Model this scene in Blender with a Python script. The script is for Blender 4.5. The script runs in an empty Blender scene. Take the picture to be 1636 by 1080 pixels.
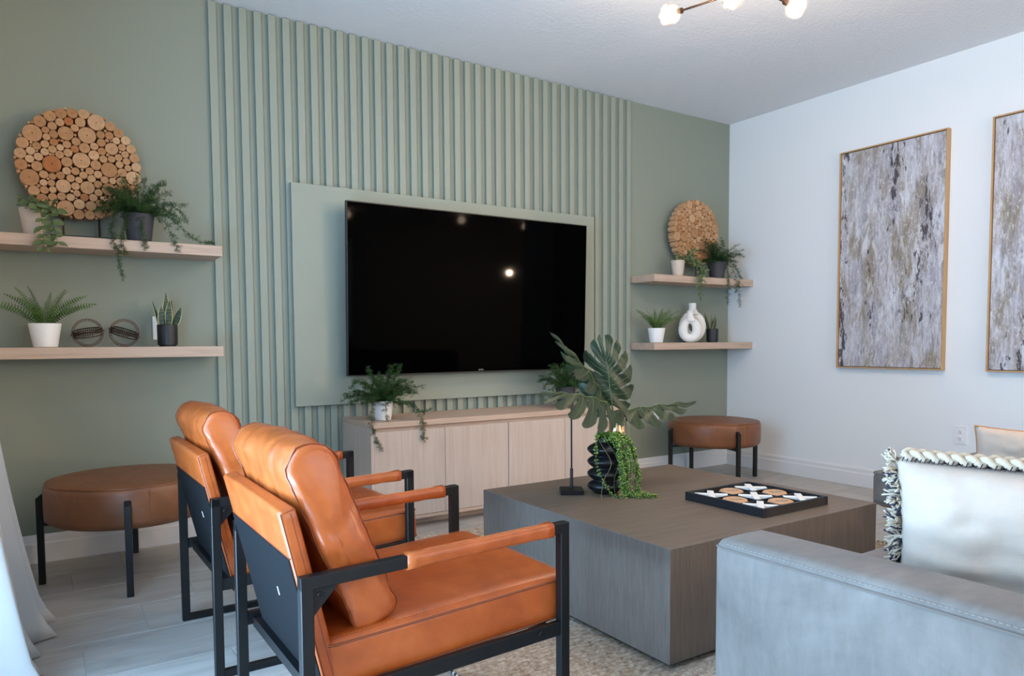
import bpy, bmesh, math, random
from mathutils import Vector, Matrix, Euler, noise
PI = math.pi
SC = bpy.context.scene
COL = SC.collection
rnd = random.Random(7)

# ------------------------------------------------------------------ camera
FPX, PPY, YAW, PITCH, ROLL = 1155.81, 611.6, 0.5818, -0.0556, -0.0064
CAM = Vector((-4.7241, -3.9748, 1.005))
cd = bpy.data.cameras.new('camera'); cam = bpy.data.objects.new('camera', cd); COL.objects.link(cam)
fw = Vector((math.sin(YAW)*math.cos(PITCH), math.cos(YAW)*math.cos(PITCH), math.sin(PITCH)))
rt = Vector((math.cos(YAW), -math.sin(YAW), 0)); up = rt.cross(fw)
r2 = rt*math.cos(ROLL)+up*math.sin(ROLL); u2 = -rt*math.sin(ROLL)+up*math.cos(ROLL)
mw = Matrix((r2, u2, -fw)).transposed().to_4x4(); mw.translation = CAM
cam.matrix_world = mw
cd.sensor_fit = 'HORIZONTAL'; cd.sensor_width = 36; cd.lens = FPX/1636*36
cd.shift_x = 0; cd.shift_y = (PPY-540)/1636
cd.clip_start = 0.02
SC.camera = cam

# ------------------------------------------------------------------ light and exposure
SC.view_settings.view_transform = 'Standard'; SC.view_settings.look = 'None'
SC.view_settings.exposure = -0.10; SC.view_settings.gamma = 1.0
SC.view_settings.use_curve_mapping = False
DAY = (0.31, 0.62, 1.0); WARM = (1.0, 0.76, 0.54)
W = bpy.data.worlds.new('sky'); SC.world = W; W.use_nodes = True
W.node_tree.nodes['Background'].inputs[0].default_value = (0.50, 0.70, 1.0, 1)
W.node_tree.nodes['Background'].inputs[1].default_value = 1.2
def area(name, loc, rot, sx, sy, energy, color, shape='RECTANGLE', spread=PI):
    l = bpy.data.lights.new(name, 'AREA'); l.shape = shape; l.size = sx; l.size_y = sy
    l.energy = energy; l.color = color; l.spread = spread
    o = bpy.data.objects.new(name, l); COL.objects.link(o); o.location = loc; o.rotation_euler = rot
    return o
# daylight entering by the sliding door in the left wall, then two added fills
area('daylight_sliding_door', (-5.16, -2.50, 1.05), (0, -PI/2, 0), 1.9, 1.6, 160, DAY)
area('ceiling_fill', (-5.45, -2.50, .10), (0, -PI+math.radians(34), 0), .5, 1.6, 105, (0.50, 0.74, 1.0))  # upward fill added low outside the door to lift the ceiling
area('rear_ambient_fill', (-1.9, -9.12, 1.5), (PI/2, 0, 0), 4.2, 1.9, 130, (0.66, 0.83, 1.0))  # fill added behind the camera for flat, strong ambient light

# ------------------------------------------------------------------ materials
def nt(name):
    m = bpy.data.materials.new(name); m.use_nodes = True
    t = m.node_tree; return m, t, t.nodes['Principled BSDF']
def link(t, a, b): t.links.new(a, b)
def texco(t, scale=(1,1,1), kind='Object', rot=(0,0,0)):
    c = t.nodes.new('ShaderNodeTexCoord'); mp = t.nodes.new('ShaderNodeMapping')
    mp.inputs['Scale'].default_value = scale; mp.inputs['Rotation'].default_value = rot
    link(t, c.outputs[kind], mp.inputs[0]); return mp.outputs[0]
def noisen(t, vec, scale, detail=3, rough=.5, dist=0):
    n = t.nodes.new('ShaderNodeTexNoise'); n.inputs['Scale'].default_value = scale
    n.inputs['Detail'].default_value = detail; n.inputs['Roughness'].default_value = rough
    n.inputs['Distortion'].default_value = dist
    link(t, vec, n.inputs['Vector']); return n.outputs['Fac']
def ramp(t, fac, stops):
    r = t.nodes.new('ShaderNodeValToRGB'); e = r.color_ramp.elements
    while len(e) < len(stops): e.new(0.5)
    for k, (p, c) in enumerate(stops): e[k].position = p; e[k].color = (*c, 1) if len(c) == 3 else c
    link(t, fac, r.inputs[0]); return r.outputs[0]
def mixc(t, fac, a, b, mode='MIX'):
    n = t.nodes.new('ShaderNodeMix'); n.data_type = 'RGBA'; n.blend_type = mode
    for s, v in ((n.inputs[0], fac), (n.inputs[6], a), (n.inputs[7], b)):
        if hasattr(v, 'is_output'): link(t, v, s)
        else: s.default_value = v if not isinstance(v, tuple) else (*v, 1)[:4]
    return n.outputs[2]
def bump(t, b, height, strength, dist=0.01):
    n = t.nodes.new('ShaderNodeBump'); n.inputs['Strength'].default_value = strength
    n.inputs['Distance'].default_value = dist; link(t, height, n.inputs['Height'])
    link(t, n.outputs[0], b.inputs['Normal']); return n
def srgb(r, g, b):
    f = lambda v: (v/255/12.92) if v/255 <= .04045 else ((v/255+.055)/1.055)**2.4
    return (f(r), f(g), f(b))
def plain(name, col, rough=.5, metal=0, spec=.5, var=0, vscale=8, bumps=None, sheen=0, coat=0, stretch=(1,1,1)):
    m, t, b = nt(name); b.inputs['Roughness'].default_value = rough; b.inputs['Metallic'].default_value = metal
    b.inputs['Specular IOR Level'].default_value = spec
    b.inputs['Sheen Weight'].default_value = sheen; b.inputs['Coat Weight'].default_value = coat
    v = texco(t, stretch)
    if var:
        f = noisen(t, v, vscale, 4)
        lo = tuple(c*(1-var) for c in col); hi = tuple(min(1, c*(1+var)) for c in col)
        link(t, ramp(t, f, [(.3, lo), (.7, hi)]), b.inputs['Base Color'])
    else: b.inputs['Base Color'].default_value = (*col, 1)
    if bumps:
        s, st, ds = bumps; bump(t, b, noisen(t, v, s, 3), st, ds)
    return m
def woodm(name, lo, mid, hi, axis='z', rough=.5, scale=1.0, bst=.15, fine=1.0):
    st = {'x': (1.2, 22, 22), 'y': (22, 1.2, 22), 'z': (22, 22, 1.2)}[axis]
    m, t, b = nt(name); b.inputs['Roughness'].default_value = rough
    b.inputs['Specular IOR Level'].default_value = .3
    v = texco(t, tuple(s*scale for s in st))
    f = noisen(t, v, 2.2, 5, .6, .6)
    v2 = texco(t, tuple(s*scale*4 if s > 2 else s*scale*2 for s in st))
    f2 = noisen(t, v2, 3.0*fine, 3, .6)
    c = ramp(t, f, [(.28, lo), (.5, mid), (.75, hi)])
    c2 = ramp(t, f2, [(.3, tuple(x*.86 for x in mid)), (.7, tuple(min(1, x*1.08) for x in mid))])
    link(t, mixc(t, .45, c, c2), b.inputs['Base Color'])
    bump(t, b, f2, bst, .002); return m

MAT = {}
MAT['sage'] = plain('sage_paint', srgb(140, 146, 132), .75, spec=.25, bumps=(170, .12, .004))
MAT['sage_slat'] = plain('sage_slat_paint', srgb(149, 155, 141), .6, spec=.3)
MAT['white_wall'] = plain('white_wall_paint', srgb(238, 238, 236), .8, spec=.2, bumps=(150, .10, .004))
def ceil_mat():
    m, t, b = nt('ceiling_knockdown'); b.inputs['Base Color'].default_value = (*srgb(236, 234, 233), 1)
    b.inputs['Roughness'].default_value = .9; b.inputs['Specular IOR Level'].default_value = .1
    v = texco(t); f = noisen(t, v, 55, 4, .55, .4)
    bump(t, b, ramp(t, f, [(.40, (0,0,0)), (.62, (1,1,1))]), .35, .006); return m
MAT['ceiling'] = ceil_mat()
MAT['trim'] = plain('white_trim_paint', srgb(232, 230, 228), .45)
MAT['grout'] = plain('grout', srgb(182, 180, 176), .9)
def tile_mat():
    m, t, b = nt('porcelain_tile'); b.inputs['Roughness'].default_value = .38
    v = texco(t, (1.2, 6, 1), 'Object'); oi = t.nodes.new('ShaderNodeObjectInfo')
    ad = t.nodes.new('ShaderNodeVectorMath'); ad.operation = 'ADD'
    cm = t.nodes.new('ShaderNodeVectorMath'); cm.operation = 'SCALE'; cm.inputs[0].default_value = (37, 53, 11)
    link(t, oi.outputs['Random'], cm.inputs['Scale']); link(t, v, ad.inputs[0]); link(t, cm.outputs[0], ad.inputs[1])
    f = noisen(t, ad.outputs[0], 2.4, 6, .62, .8)
    c = ramp(t, f, [(.25, srgb(156, 149, 141)), (.5, srgb(176, 170, 162)), (.78, srgb(192, 186, 178))])
    g = ramp(t, oi.outputs['Random'], [(0, (.92, .92, .92)), (1, (1.05, 1.05, 1.05))])
    link(t, mixc(t, 1.0, c, g, 'MULTIPLY'), b.inputs['Base Color'])
    bump(t, b, f, .06, .004); return m
MAT['tile'] = tile_mat()
MAT['oak_x'] = woodm('oak_grain_along', srgb(174, 146, 126), srgb(195, 169, 148), srgb(208, 185, 166), 'x', .55)
MAT['oak_z'] = woodm('oak_grain_upright', srgb(180, 160, 145), srgb(197, 179, 165), srgb(208, 192, 179), 'z', .55, .7)
MAT['table'] = woodm('grey_oak_veneer_top', srgb(92, 77, 64), srgb(108, 93, 80), srgb(124, 109, 95), 'x', .42, 1.2, .12, 1.3)
MAT['table_z'] = woodm('grey_oak_veneer_side', srgb(88, 78, 70), srgb(106, 96, 88), srgb(126, 116, 107), 'z', .42, 3.2, .12, 2.0)
def leather(name, lo, mid, hi, rough):
    m, t, b = nt(name); b.inputs['Specular IOR Level'].default_value = .5
    v = texco(t); f = noisen(t, v, 9, 5, .6, .3)
    link(t, ramp(t, f, [(.25, lo), (.5, mid), (.78, hi)]), b.inputs['Base Color'])
    r = t.nodes.new('ShaderNodeMapRange'); r.inputs[3].default_value = rough-.07; r.inputs[4].default_value = rough+.1
    link(t, noisen(t, v, 30, 3), r.inputs[0]); link(t, r.outputs[0], b.inputs['Roughness'])
    bump(t, b, noisen(t, v, 420, 2), .10, .001); return m
MAT['leather'] = leather('cognac_leather', srgb(142, 64, 22), srgb(166, 79, 31), srgb(184, 95, 42), .30)
MAT['leather_brown'] = leather('saddle_brown_leather', srgb(108, 64, 36), srgb(124, 75, 44), srgb(138, 87, 53), .42)
MAT['thread'] = plain('stitching', srgb(196, 116, 64), .6)
MAT['seam'] = plain('leather_piping', srgb(116, 50, 16), .45)
MAT['black_metal'] = plain('black_powder_coat', srgb(13, 13, 14), .42, 0, .35, bumps=(900, .05, .0005))
MAT['black_fabric'] = plain('black_back_fabric', srgb(13, 14, 16), .95, 0, .15, bumps=(700, .5, .002), stretch=(1, 1, .25))
MAT['tv'] = plain('black_screen', (.0005, .0005, .0006), .04, 0, .012)
MAT['tv_case'] = plain('black_plastic', (.004, .004, .004), .35)
MAT['grey_print'] = plain('grey_print', srgb(150, 146, 146), .5)
MAT['white_pot'] = plain('white_glazed_ceramic', srgb(238, 234, 228), .35)
MAT['beige_pot'] = plain('beige_matte_ceramic', srgb(205, 188, 172), .7, bumps=(120, .06, .002))
MAT['grey_pot'] = plain('charcoal_matte_pot', srgb(62, 60, 64), .7, var=.1, bumps=(160, .12, .002))
MAT['black_pot'] = plain('black_ribbed_ceramic', srgb(26, 27, 30), .5)
MAT['black_vase'] = plain('black_satin_ceramic', srgb(16, 16, 18), .38)
MAT['gold'] = plain('polished_champagne_metal', srgb(214, 176, 136), .22, 1)
MAT['soil'] = plain('potting_soil', srgb(48, 38, 28), .95, var=.4, vscale=60, bumps=(80, .8, .01))
MAT['white_vase'] = plain('white_matte_stoneware', srgb(240, 235, 228), .8, bumps=(220, .12, .002))
MAT['bronze'] = plain('dark_bronze', srgb(70, 52, 42), .38, .85, var=.3, vscale=40)
MAT['brass_dark'] = plain('aged_brass', srgb(58, 47, 40), .4, .9)
MAT['white_plastic'] = plain('white_plastic', srgb(238, 236, 234), .4)
MAT['slot'] = plain('dark_slot', (.01, .01, .01), .6)
MAT['sofa'] = None
def suede():
    m, t, b = nt('taupe_suede'); b.inputs['Roughness'].default_value = .82; b.inputs['Sheen Weight'].default_value = .08
    b.inputs['Sheen Roughness'].default_value = .45; b.inputs['Specular IOR Level'].default_value = .25
    v = texco(t); f = noisen(t, v, 3.2, 6, .62, .8); g = noisen(t, texco(t, (3, 9, 3), rot=(.5, .3, .6)), 5, 4, .6, .4)
    c = ramp(t, f, [(.25, srgb(104, 96, 90)), (.5, srgb(120, 112, 105)), (.8, srgb(136, 128, 121))])
    d = ramp(t, g, [(.3, (.90, .90, .90)), (.7, (1.06, 1.06, 1.06))])
    link(t, mixc(t, 1, c, d, 'MULTIPLY'), b.inputs['Base Color'])
    bump(t, b, noisen(t, v, 300, 3), .15, .001); return m
MAT['sofa'] = suede()
MAT['sofa_seam'] = plain('taupe_piping', srgb(112, 103, 96), .8)
MAT['sofa_stitch'] = plain('taupe_stitching', srgb(150, 142, 134), .8)
MAT['linen'] = plain('cream_linen', srgb(198, 176, 157), .9, var=.05, vscale=20, bumps=(260, .3, .002), sheen=.2)
MAT['yarn'] = plain('cream_yarn', srgb(198, 180, 156), .95, bumps=(300, .5, .003))
MAT['yarn_dark'] = plain('navy_yarn', srgb(40, 42, 58), .95)
MAT['curtain'] = None
def curtain_mat():
    m, t, b = nt('white_linen_curtain'); b.inputs['Base Color'].default_value = (*srgb(216, 215, 211), 1)
    b.inputs['Roughness'].default_value = .9; b.inputs['Specular IOR Level'].default_value = .1
    v = texco(t, (1, 300, 300)); bump(t, b, noisen(t, v, 1.2, 2), .12, .001)
    tr = t.nodes.new('ShaderNodeBsdfTranslucent'); tr.inputs[0].default_value = (.85, .88, .9, 1)
    mx = t.nodes.new('ShaderNodeMixShader'); mx.inputs[0].default_value = .3
    link(t, b.outputs[0], mx.inputs[1]); link(t, tr.outputs[0], mx.inputs[2])
    link(t, mx.outputs[0], t.nodes['Material Output'].inputs[0]); return m
MAT['curtain'] = curtain_mat()
def glass_mat(name, fac=.12, tint=(1,1,1), rough=0.0, bumpy=0):
    m, t, b = nt(name); tr = t.nodes.new('ShaderNodeBsdfTransparent'); gl = t.nodes.new('ShaderNodeBsdfGlossy')
    tr.inputs[0].default_value = (*tint, 1); gl.inputs['Roughness'].default_value = rough
    lw = t.nodes.new('ShaderNodeLayerWeight'); lw.inputs[0].default_value = .35
    mr = t.nodes.new('ShaderNodeMapRange'); mr.inputs[3].default_value = fac*.5; mr.inputs[4].default_value = min(1, fac*5)
    link(t, lw.outputs['Fresnel'], mr.inputs[0])
    if bumpy:
        n = t.nodes.new('ShaderNodeBump'); n.inputs['Strength'].default_value = bumpy; n.inputs['Distance'].default_value = .01
        link(t, noisen(t, texco(t), 60, 3), n.inputs['Height']); link(t, n.outputs[0], gl.inputs['Normal']); link(t, n.outputs[0], lw.inputs['Normal'])
    mx = t.nodes.new('ShaderNodeMixShader'); link(t, mr.outputs[0], mx.inputs[0])
    link(t, tr.outputs[0], mx.inputs[1]); link(t, gl.outputs[0], mx.inputs[2])
    link(t, mx.outputs[0], t.nodes['Material Output'].inputs[0]); return m
MAT['pane'] = glass_mat('clear_window_glass', .06)
MAT['globe'] = glass_mat('crackled_globe_glass', .10, (1, .96, .90), .08, .9)
def emit(name, col, s):
    m, t, b = nt(name); b.inputs['Base Color'].default_value = (*col, 1)
    b.inputs['Emission Color'].default_value = (*col, 1); b.inputs['Emission Strength'].default_value = s; return m
MAT['bulb'] = emit('lit_bulb', (1, .82, .60), 16)
MAT['can_lens'] = emit('lit_downlight_lens', (1, .80, .58), 70)
def slice_mat():
    m, t, b = nt('wood_slice'); b.inputs['Roughness'].default_value = .7; b.inputs['Specular IOR Level'].default_value = .2
    oi = t.nodes.new('ShaderNodeObjectInfo')
    tc = t.nodes.new('ShaderNodeTexCoord'); mp = t.nodes.new('ShaderNodeMapping'); mp.inputs['Scale'].default_value = (1, 1, 0)
    link(t, tc.outputs['Object'], mp.inputs[0])
    cm = t.nodes.new('ShaderNodeVectorMath'); cm.operation = 'SCALE'; cm.inputs[0].default_value = (41, 23, 67)
    link(t, oi.outputs['Random'], cm.inputs['Scale'])
    ad = t.nodes.new('ShaderNodeVectorMath'); ad.operation = 'ADD'; link(t, mp.outputs[0], ad.inputs[0]); link(t, cm.outputs[0], ad.inputs[1])
    nz = noisen(t, ad.outputs[0], 1.6, 4, .6)
    ln = t.nodes.new('ShaderNodeVectorMath'); ln.operation = 'LENGTH'; link(t, mp.outputs[0], ln.inputs[0])
    ma = t.nodes.new('ShaderNodeMath'); ma.operation = 'MULTIPLY_ADD'; ma.inputs[1].default_value = 30; link(t, ln.outputs['Value'], ma.inputs[0])
    mb = t.nodes.new('ShaderNodeMath'); mb.operation = 'MULTIPLY'; mb.inputs[1].default_value = 14; link(t, nz, mb.inputs[0]); link(t, mb.outputs[0], ma.inputs[2])
    sn = t.nodes.new('ShaderNodeMath'); sn.operation = 'SINE'; link(t, ma.outputs[0], sn.inputs[0])
    ring = ramp(t, sn.outputs[0], [(0, (.84, .82, .80)), (1, (1.05, 1.05, 1.05))])
    base = ramp(t, oi.outputs['Random'], [(0, srgb(198, 154, 112)), (.35, srgb(176, 128, 86)), (.6, srgb(208, 168, 128)), (.93, srgb(186, 140, 98)), (1, srgb(178, 112, 66))])
    c = mixc(t, 1, base, ring, 'MULTIPLY')
    pith = ramp(t, ln.outputs['Value'], [(.05, (.45, .38, .33)), (.14, (1, 1, 1)), (.93, (1, 1, 1)), (.97, (1.15, 1.12, 1.08))])
    c = mixc(t, 1, c, pith, 'MULTIPLY')
    c = mixc(t, 1, c, ramp(t, nz, [(.3, (.85, .83, .8)), (.65, (1.05, 1.05, 1.05))]), 'MULTIPLY')
    link(t, c, b.inputs['Base Color']); return m
MAT['slice'] = slice_mat()
MAT['bark'] = plain('wood_slice_side', srgb(196, 150, 108), .8, var=.15, vscale=30)
def leaf_mat(name, lo, hi, rough=.45, scale=40, trans=.15):
    m, t, b = nt(name); b.inputs['Roughness'].default_value = rough; b.inputs['Specular IOR Level'].default_value = .35
    f = noisen(t, texco(t), scale, 3); c = ramp(t, f, [(.3, lo), (.7, hi)]); link(t, c, b.inputs['Base Color'])
    tr = t.nodes.new('ShaderNodeBsdfTranslucent'); link(t, c, tr.inputs[0])
    mx = t.nodes.new('ShaderNodeMixShader'); mx.inputs[0].default_value = trans
    link(t, b.outputs[0], mx.inputs[1]); link(t, tr.outputs[0], mx.inputs[2])
    link(t, mx.outputs[0], t.nodes['Material Output'].inputs[0]); return m
MAT['asparagus'] = leaf_mat('asparagus_needles', srgb(22, 46, 22), srgb(64, 98, 44))
MAT['fern'] = leaf_mat('fern_green', srgb(36, 68, 30), srgb(92, 128, 46))
MAT['stemg'] = plain('green_stem', srgb(72, 92, 44), .6)
MAT['variegated'] = leaf_mat('variegated_leaf', srgb(58, 78, 42), srgb(124, 138, 90), .5, 60)
MAT['pearls'] = leaf_mat('bright_button_leaf', srgb(92, 124, 44), srgb(158, 182, 88), .5, 90)
MAT['root'] = plain('pale_root', srgb(150, 120, 84), .7)
MAT['monstera'] = leaf_mat('monstera_green', srgb(36, 48, 32), srgb(56, 70, 44), .40, 14, .08)
MAT['vein'] = plain('monstera_vein', srgb(112, 124, 82), .5)
def snake_mat():
    m, t, b = nt('snake_plant_leaf'); b.inputs['Roughness'].default_value = .5
    f = noisen(t, texco(t, (6, 6, 46)), 3, 4, .6, 1.0)
    link(t, ramp(t, f, [(.35, srgb(28, 42, 34)), (.5, srgb(46, 62, 48)), (.66, srgb(92, 108, 86))]), b.inputs['Base Color']); return m
MAT['snake'] = snake_mat()
MAT['snake_edge'] = plain('snake_plant_margin', srgb(190, 184, 118), .5)
MAT['tray'] = plain('black_stained_wood', srgb(20, 21, 25), .5, var=.25, vscale=30, stretch=(1, 12, 1))
MAT['white_piece'] = plain('white_enamel', srgb(240, 234, 226), .4)
MAT['tan_piece'] = woodm('tan_wood_ring', srgb(176, 128, 90), srgb(198, 152, 114), srgb(212, 172, 136), 'x', .5)
MAT['frame_oak'] = woodm('picture_frame_oak', srgb(176, 132, 86), srgb(198, 156, 108), srgb(212, 174, 128), 'z', .5)
MAT['dark_rebate'] = plain('dark_rebate', srgb(52, 44, 40), .7)
MAT['tan_cloth'] = plain('tan_leather_backing', srgb(190, 128, 78), .6)
MAT['leg_wood'] = woodm('walnut_leg', srgb(96, 66, 36), srgb(120, 84, 48), srgb(140, 102, 62), 'z', .5)
def canvas_mat(name, seed, thr=.316):
    m, t, b = nt(name); b.inputs['Roughness'].default_value = .6
    def V(s_, k=0):
        c = t.nodes.new('ShaderNodeTexCoord'); mp = t.nodes.new('ShaderNodeMapping'); mp.inputs['Scale'].default_value = s_
        mp.inputs['Location'].default_value = (seed*1.7+k, seed*3.1+k*2.2, seed*2.3+k*1.3); link(t, c.outputs['Object'], mp.inputs[0]); return mp.outputs[0]
    def fade(f, a, b_, top): return ramp(t, f, [(a, (0, 0, 0)), (b_, (top, top, top))])
    fine = noisen(t, V((1, 26, 4.5)), 2.2, 8, .72, .8)
    wash = noisen(t, V((1, 4.5, 1.1), 3), 1.5, 6, .6, .5)
    c = ramp(t, wash, [(.28, srgb(150, 146, 156)), (.45, srgb(188, 184, 190)), (.62, srgb(206, 203, 206)), (.78, srgb(196, 188, 178))])
    c = mixc(t, fade(noisen(t, V((1, 5, 1.4), 7), 1.7, 7, .66, .4), .49, .62, .85), c, srgb(140, 124, 88))     # olive veils
    c = mixc(t, fade(noisen(t, V((1, 6, 1.7), 11), 1.6, 7, .68, .3), .51, .64, .85), c, srgb(158, 140, 126))    # taupe veils
    c = mixc(t, fade(noisen(t, V((1, 5, 1.6), 17), 1.9, 8, .72, .4), .52, .63, .9), c, srgb(222, 220, 224))     # chalk white
    c = mixc(t, fade(fine, .48, .64, .75), c, srgb(124, 116, 118))                                              # dry brush
    c = mixc(t, fade(noisen(t, V((1, 40, 16), 5), 2.0, 6, .7), .54, .64, .6), c, srgb(228, 226, 228))
    col = noisen(t, V((1, 6.5, .7), 23), 1.1, 2, .5)                                                            # columns that gather the dark dabs
    dab = noisen(t, V((1, 20, 6.0), 29), 2.2, 7, .68, .4)
    mul = t.nodes.new('ShaderNodeMath'); mul.operation = 'MULTIPLY'; link(t, col, mul.inputs[0]); link(t, dab, mul.inputs[1])
    c = mixc(t, fade(mul.outputs[0], thr, thr+.036, .92), c, srgb(58, 48, 54))
    link(t, c, b.inputs['Base Color']); bump(t, b, fine, .35, .004); return m
MAT['canvas_a'] = canvas_mat('abstract_canvas_grey', 1.0, .304)
MAT['canvas_b'] = canvas_mat('abstract_canvas_ochre', 6.3, .285)
def rug_mat():
    m, t, b = nt('woven_wool_rug'); b.inputs['Roughness'].default_value = .95; b.inputs['Specular IOR Level'].default_value = .1
    v = texco(t, (1, 1, 1)); f = noisen(t, v, 70, 4, .7); g = noisen(t, texco(t, (4, 12, 1)), 8, 4, .6)
    c = ramp(t, f, [(.24, srgb(110, 96, 86)), (.36, srgb(178, 162, 144)), (.5, srgb(214, 202, 186)), (.7, srgb(236, 228, 216))])
    d = ramp(t, g, [(.32, srgb(176, 148, 122)), (.6, srgb(232, 226, 218))])
    link(t, mixc(t, .8, c, d, 'MULTIPLY'), b.inputs['Base Color']); bump(t, b, f, .5, .006); return m
MAT['rug'] = rug_mat()

# ------------------------------------------------------------------ mesh helpers
def obj(name, me, mat=None, parent=None, smooth=False, loc=None, rot=None):
    if isinstance(me, bmesh.types.BMesh):
        b = me; me = bpy.data.meshes.new(name); b.normal_update(); b.to_mesh(me); b.free()
    if mat is not None:
        for k in (mat if isinstance(mat, (list, tuple)) else [mat]):
            me.materials.append(MAT[k])
    if smooth:
        for p in me.polygons: p.use_smooth = True
        if smooth != 'all':
            me.set_sharp_from_angle(angle=math.radians(40))
    o = bpy.data.objects.new(name, me); COL.objects.link(o)
    if parent is not None: o.parent = parent
    if loc is not None: o.location = loc
    if rot is not None: o.rotation_euler = rot
    return o
def inst(name, me, parent=None, loc=(0,0,0), rot=(0,0,0), scale=(1,1,1)):
    o = bpy.data.objects.new(name, me); COL.objects.link(o); o.parent = parent
    o.location = loc; o.rotation_euler = rot; o.scale = scale; return o
def tag(o, label=None, cat=None, group=None, kind=None):
    if label: o['label'] = label
    if cat: o['category'] = cat
    if group: o['group'] = group
    if kind: o['kind'] = kind
    return o
def thing(name, label, cat, loc=(0,0,0), rotz=0, group=None):
    o = bpy.data.objects.new(name, None); COL.objects.link(o); o.empty_display_size = .1
    o.location = loc; o.rotation_euler = (0, 0, rotz); return tag(o, label, cat, group)
def dup(root, loc, rotz, label, group=None):
    r = root.copy(); COL.objects.link(r); r.location = loc; r.rotation_euler = (0, 0, rotz); r['label'] = label
    if group: r['group'] = group
    def rec(s, p):
        for ch in s.children:
            c = ch.copy(); COL.objects.link(c); c.parent = p; rec(ch, c)
    rec(root, r); return r
def box(bm, lo, hi, mi=0, bev=0, seg=2, M=None):
    vs = [bm.verts.new((x, y, z)) for x in (lo[0], hi[0]) for y in (lo[1], hi[1]) for z in (lo[2], hi[2])]
    if M is not None:
        for v in vs: v.co = M @ v.co
    F = [(0,1,3,2), (4,6,7,5), (0,4,5,1), (2,3,7,6), (0,2,6,4), (1,5,7,3)]
    fs = [bm.faces.new([vs[i] for i in f]) for f in F]
    for f in fs: f.material_index = mi
    if bev:
        es = list({e for f in fs for e in f.edges})
        r = bmesh.ops.bevel(bm, geom=es, offset=bev, segments=seg, affect='EDGES', profile=.5)
        for f in r['faces']: f.material_index = mi
    return fs
def boxm(lo, hi, bev=0, seg=2):
    bm = bmesh.new(); box(bm, lo, hi, 0, bev, seg); return bm
def lathe(bm, prof, n=32, c=(0,0,0), mi=0, cap=True, rib=None):
    rings = []
    for r, z in prof:
        row = []
        for k in range(n):
            a = 2*PI*k/n; rr = r*(rib(a, z) if rib else 1)
            row.append(bm.verts.new((c[0]+rr*math.cos(a), c[1]+rr*math.sin(a), c[2]+z)))
        rings.append(row)
    for i in range(len(rings)-1):
        for k in range(n):
            f = bm.faces.new((rings[i][k], rings[i][(k+1) % n], rings[i+1][(k+1) % n], rings[i+1][k])); f.material_index = mi
    if cap:
        for row, fl in ((rings[0], True), (rings[-1], False)):
            f = bm.faces.new(row[::-1] if fl else row); f.material_index = mi
def tube(bm, pts, r, n=8, closed=False, mi=0, sq=None):
    pts = [Vector(p) for p in pts]; N = len(pts); rs = r if isinstance(r, (list, tuple)) else [r]*N
    T = []
    for i in range(N):
        a = pts[(i-1) % N] if (closed or i > 0) else pts[i]; b = pts[(i+1) % N] if (closed or i < N-1) else pts[i]
        T.append((b-a).normalized())
    u = T[0].orthogonal().normalized(); rings = []
    for i in range(N):
        u = (u - T[i]*u.dot(T[i])); u = u.normalized() if u.length > 1e-6 else T[i].orthogonal().normalized()
        v = T[i].cross(u); row = []
        for k in range(n):
            a = 2*PI*k/n; row.append(bm.verts.new(pts[i]+(u*math.cos(a)+v*math.sin(a))*rs[i]))
        rings.append(row)
    M = N if closed else N-1
    for i in range(M):
        A, B = rings[i], rings[(i+1) % N]
        off = 0
        if closed and i == N-1:
            off = min(range(n), key=lambda o: (A[0].co-B[o].co).length)
        for k in range(n):
            f = bm.faces.new((A[k], A[(k+1) % n], B[(k+1+off) % n], B[(k+off) % n])); f.material_index = mi
    if not closed:
        bm.faces.new(rings[0][::-1]).material_index = mi; bm.faces.new(rings[-1]).material_index = mi
def bezier(pts, n=16):
    # Catmull-Rom through the points
    P = [Vector(p) for p in pts]; P = [P[0]*2-P[1]]+P+[P[-1]*2-P[-2]]; out = []
    for i in range(1, len(P)-2):
        a, b, c, d = P[i-1:i+3]; m = n if i < len(P)-3 else n+1
        for k in range(m):
            t = k/n; out.append(.5*((2*b)+(c-a)*t+(2*a-5*b+4*c-d)*t*t+(3*b-a-3*c+d)*t**3))
    return out
def puff(h, r, bulge=(0,0,0), n=16, wr=0, wscale=(8,8,8), seed=0, fn=None, dens=True):
    """soft upholstered block: rounded box of half extents h with swelling faces and creases"""
    bm = bmesh.new(); key = {}
    def g(t): return math.sin(PI/2*t) if dens else t
    def vert(p):
        k = tuple(round(c, 5) for c in p)
        if k in key: return key[k]
        q = [p[i]*h[i] for i in range(3)]
        rr = min(r, *h)
        inn = [max(-(h[i]-rr), min(h[i]-rr, q[i])) for i in range(3)]
        d = Vector([q[i]-inn[i] for i in range(3)])
        if d.length > 1e-9: q = [inn[i]+rr*d.normalized()[i] for i in range(3)]
        for i in range(3):
            j, l = (i+1) % 3, (i+2) % 3
            q[i] += bulge[i]*p[i]*max(0, 1-p[j]**2)**.7*max(0, 1-p[l]**2)**.7
        q = Vector(q)
        if wr:
            nn = Vector(p).normalized()
            q += nn*wr*noise.noise(Vector((q[0]*wscale[0]+seed, q[1]*wscale[1], q[2]*wscale[2])))
        if fn: q = fn(q, p)
        key[k] = bm.verts.new(q); return key[k]
    for ax in range(3):
        for s in (-1, 1):
            for i in range(n):
                for j in range(n):
                    c = []
                    for (a, b) in ((i, j), (i+1, j), (i+1, j+1), (i, j+1)):
                        p = [0, 0, 0]; p[ax] = s; p[(ax+1) % 3] = g(-1+2*a/n); p[(ax+2) % 3] = g(-1+2*b/n); c.append(vert(p))
                    bm.faces.new(c if s > 0 else c[::-1])
    return bm

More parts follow.
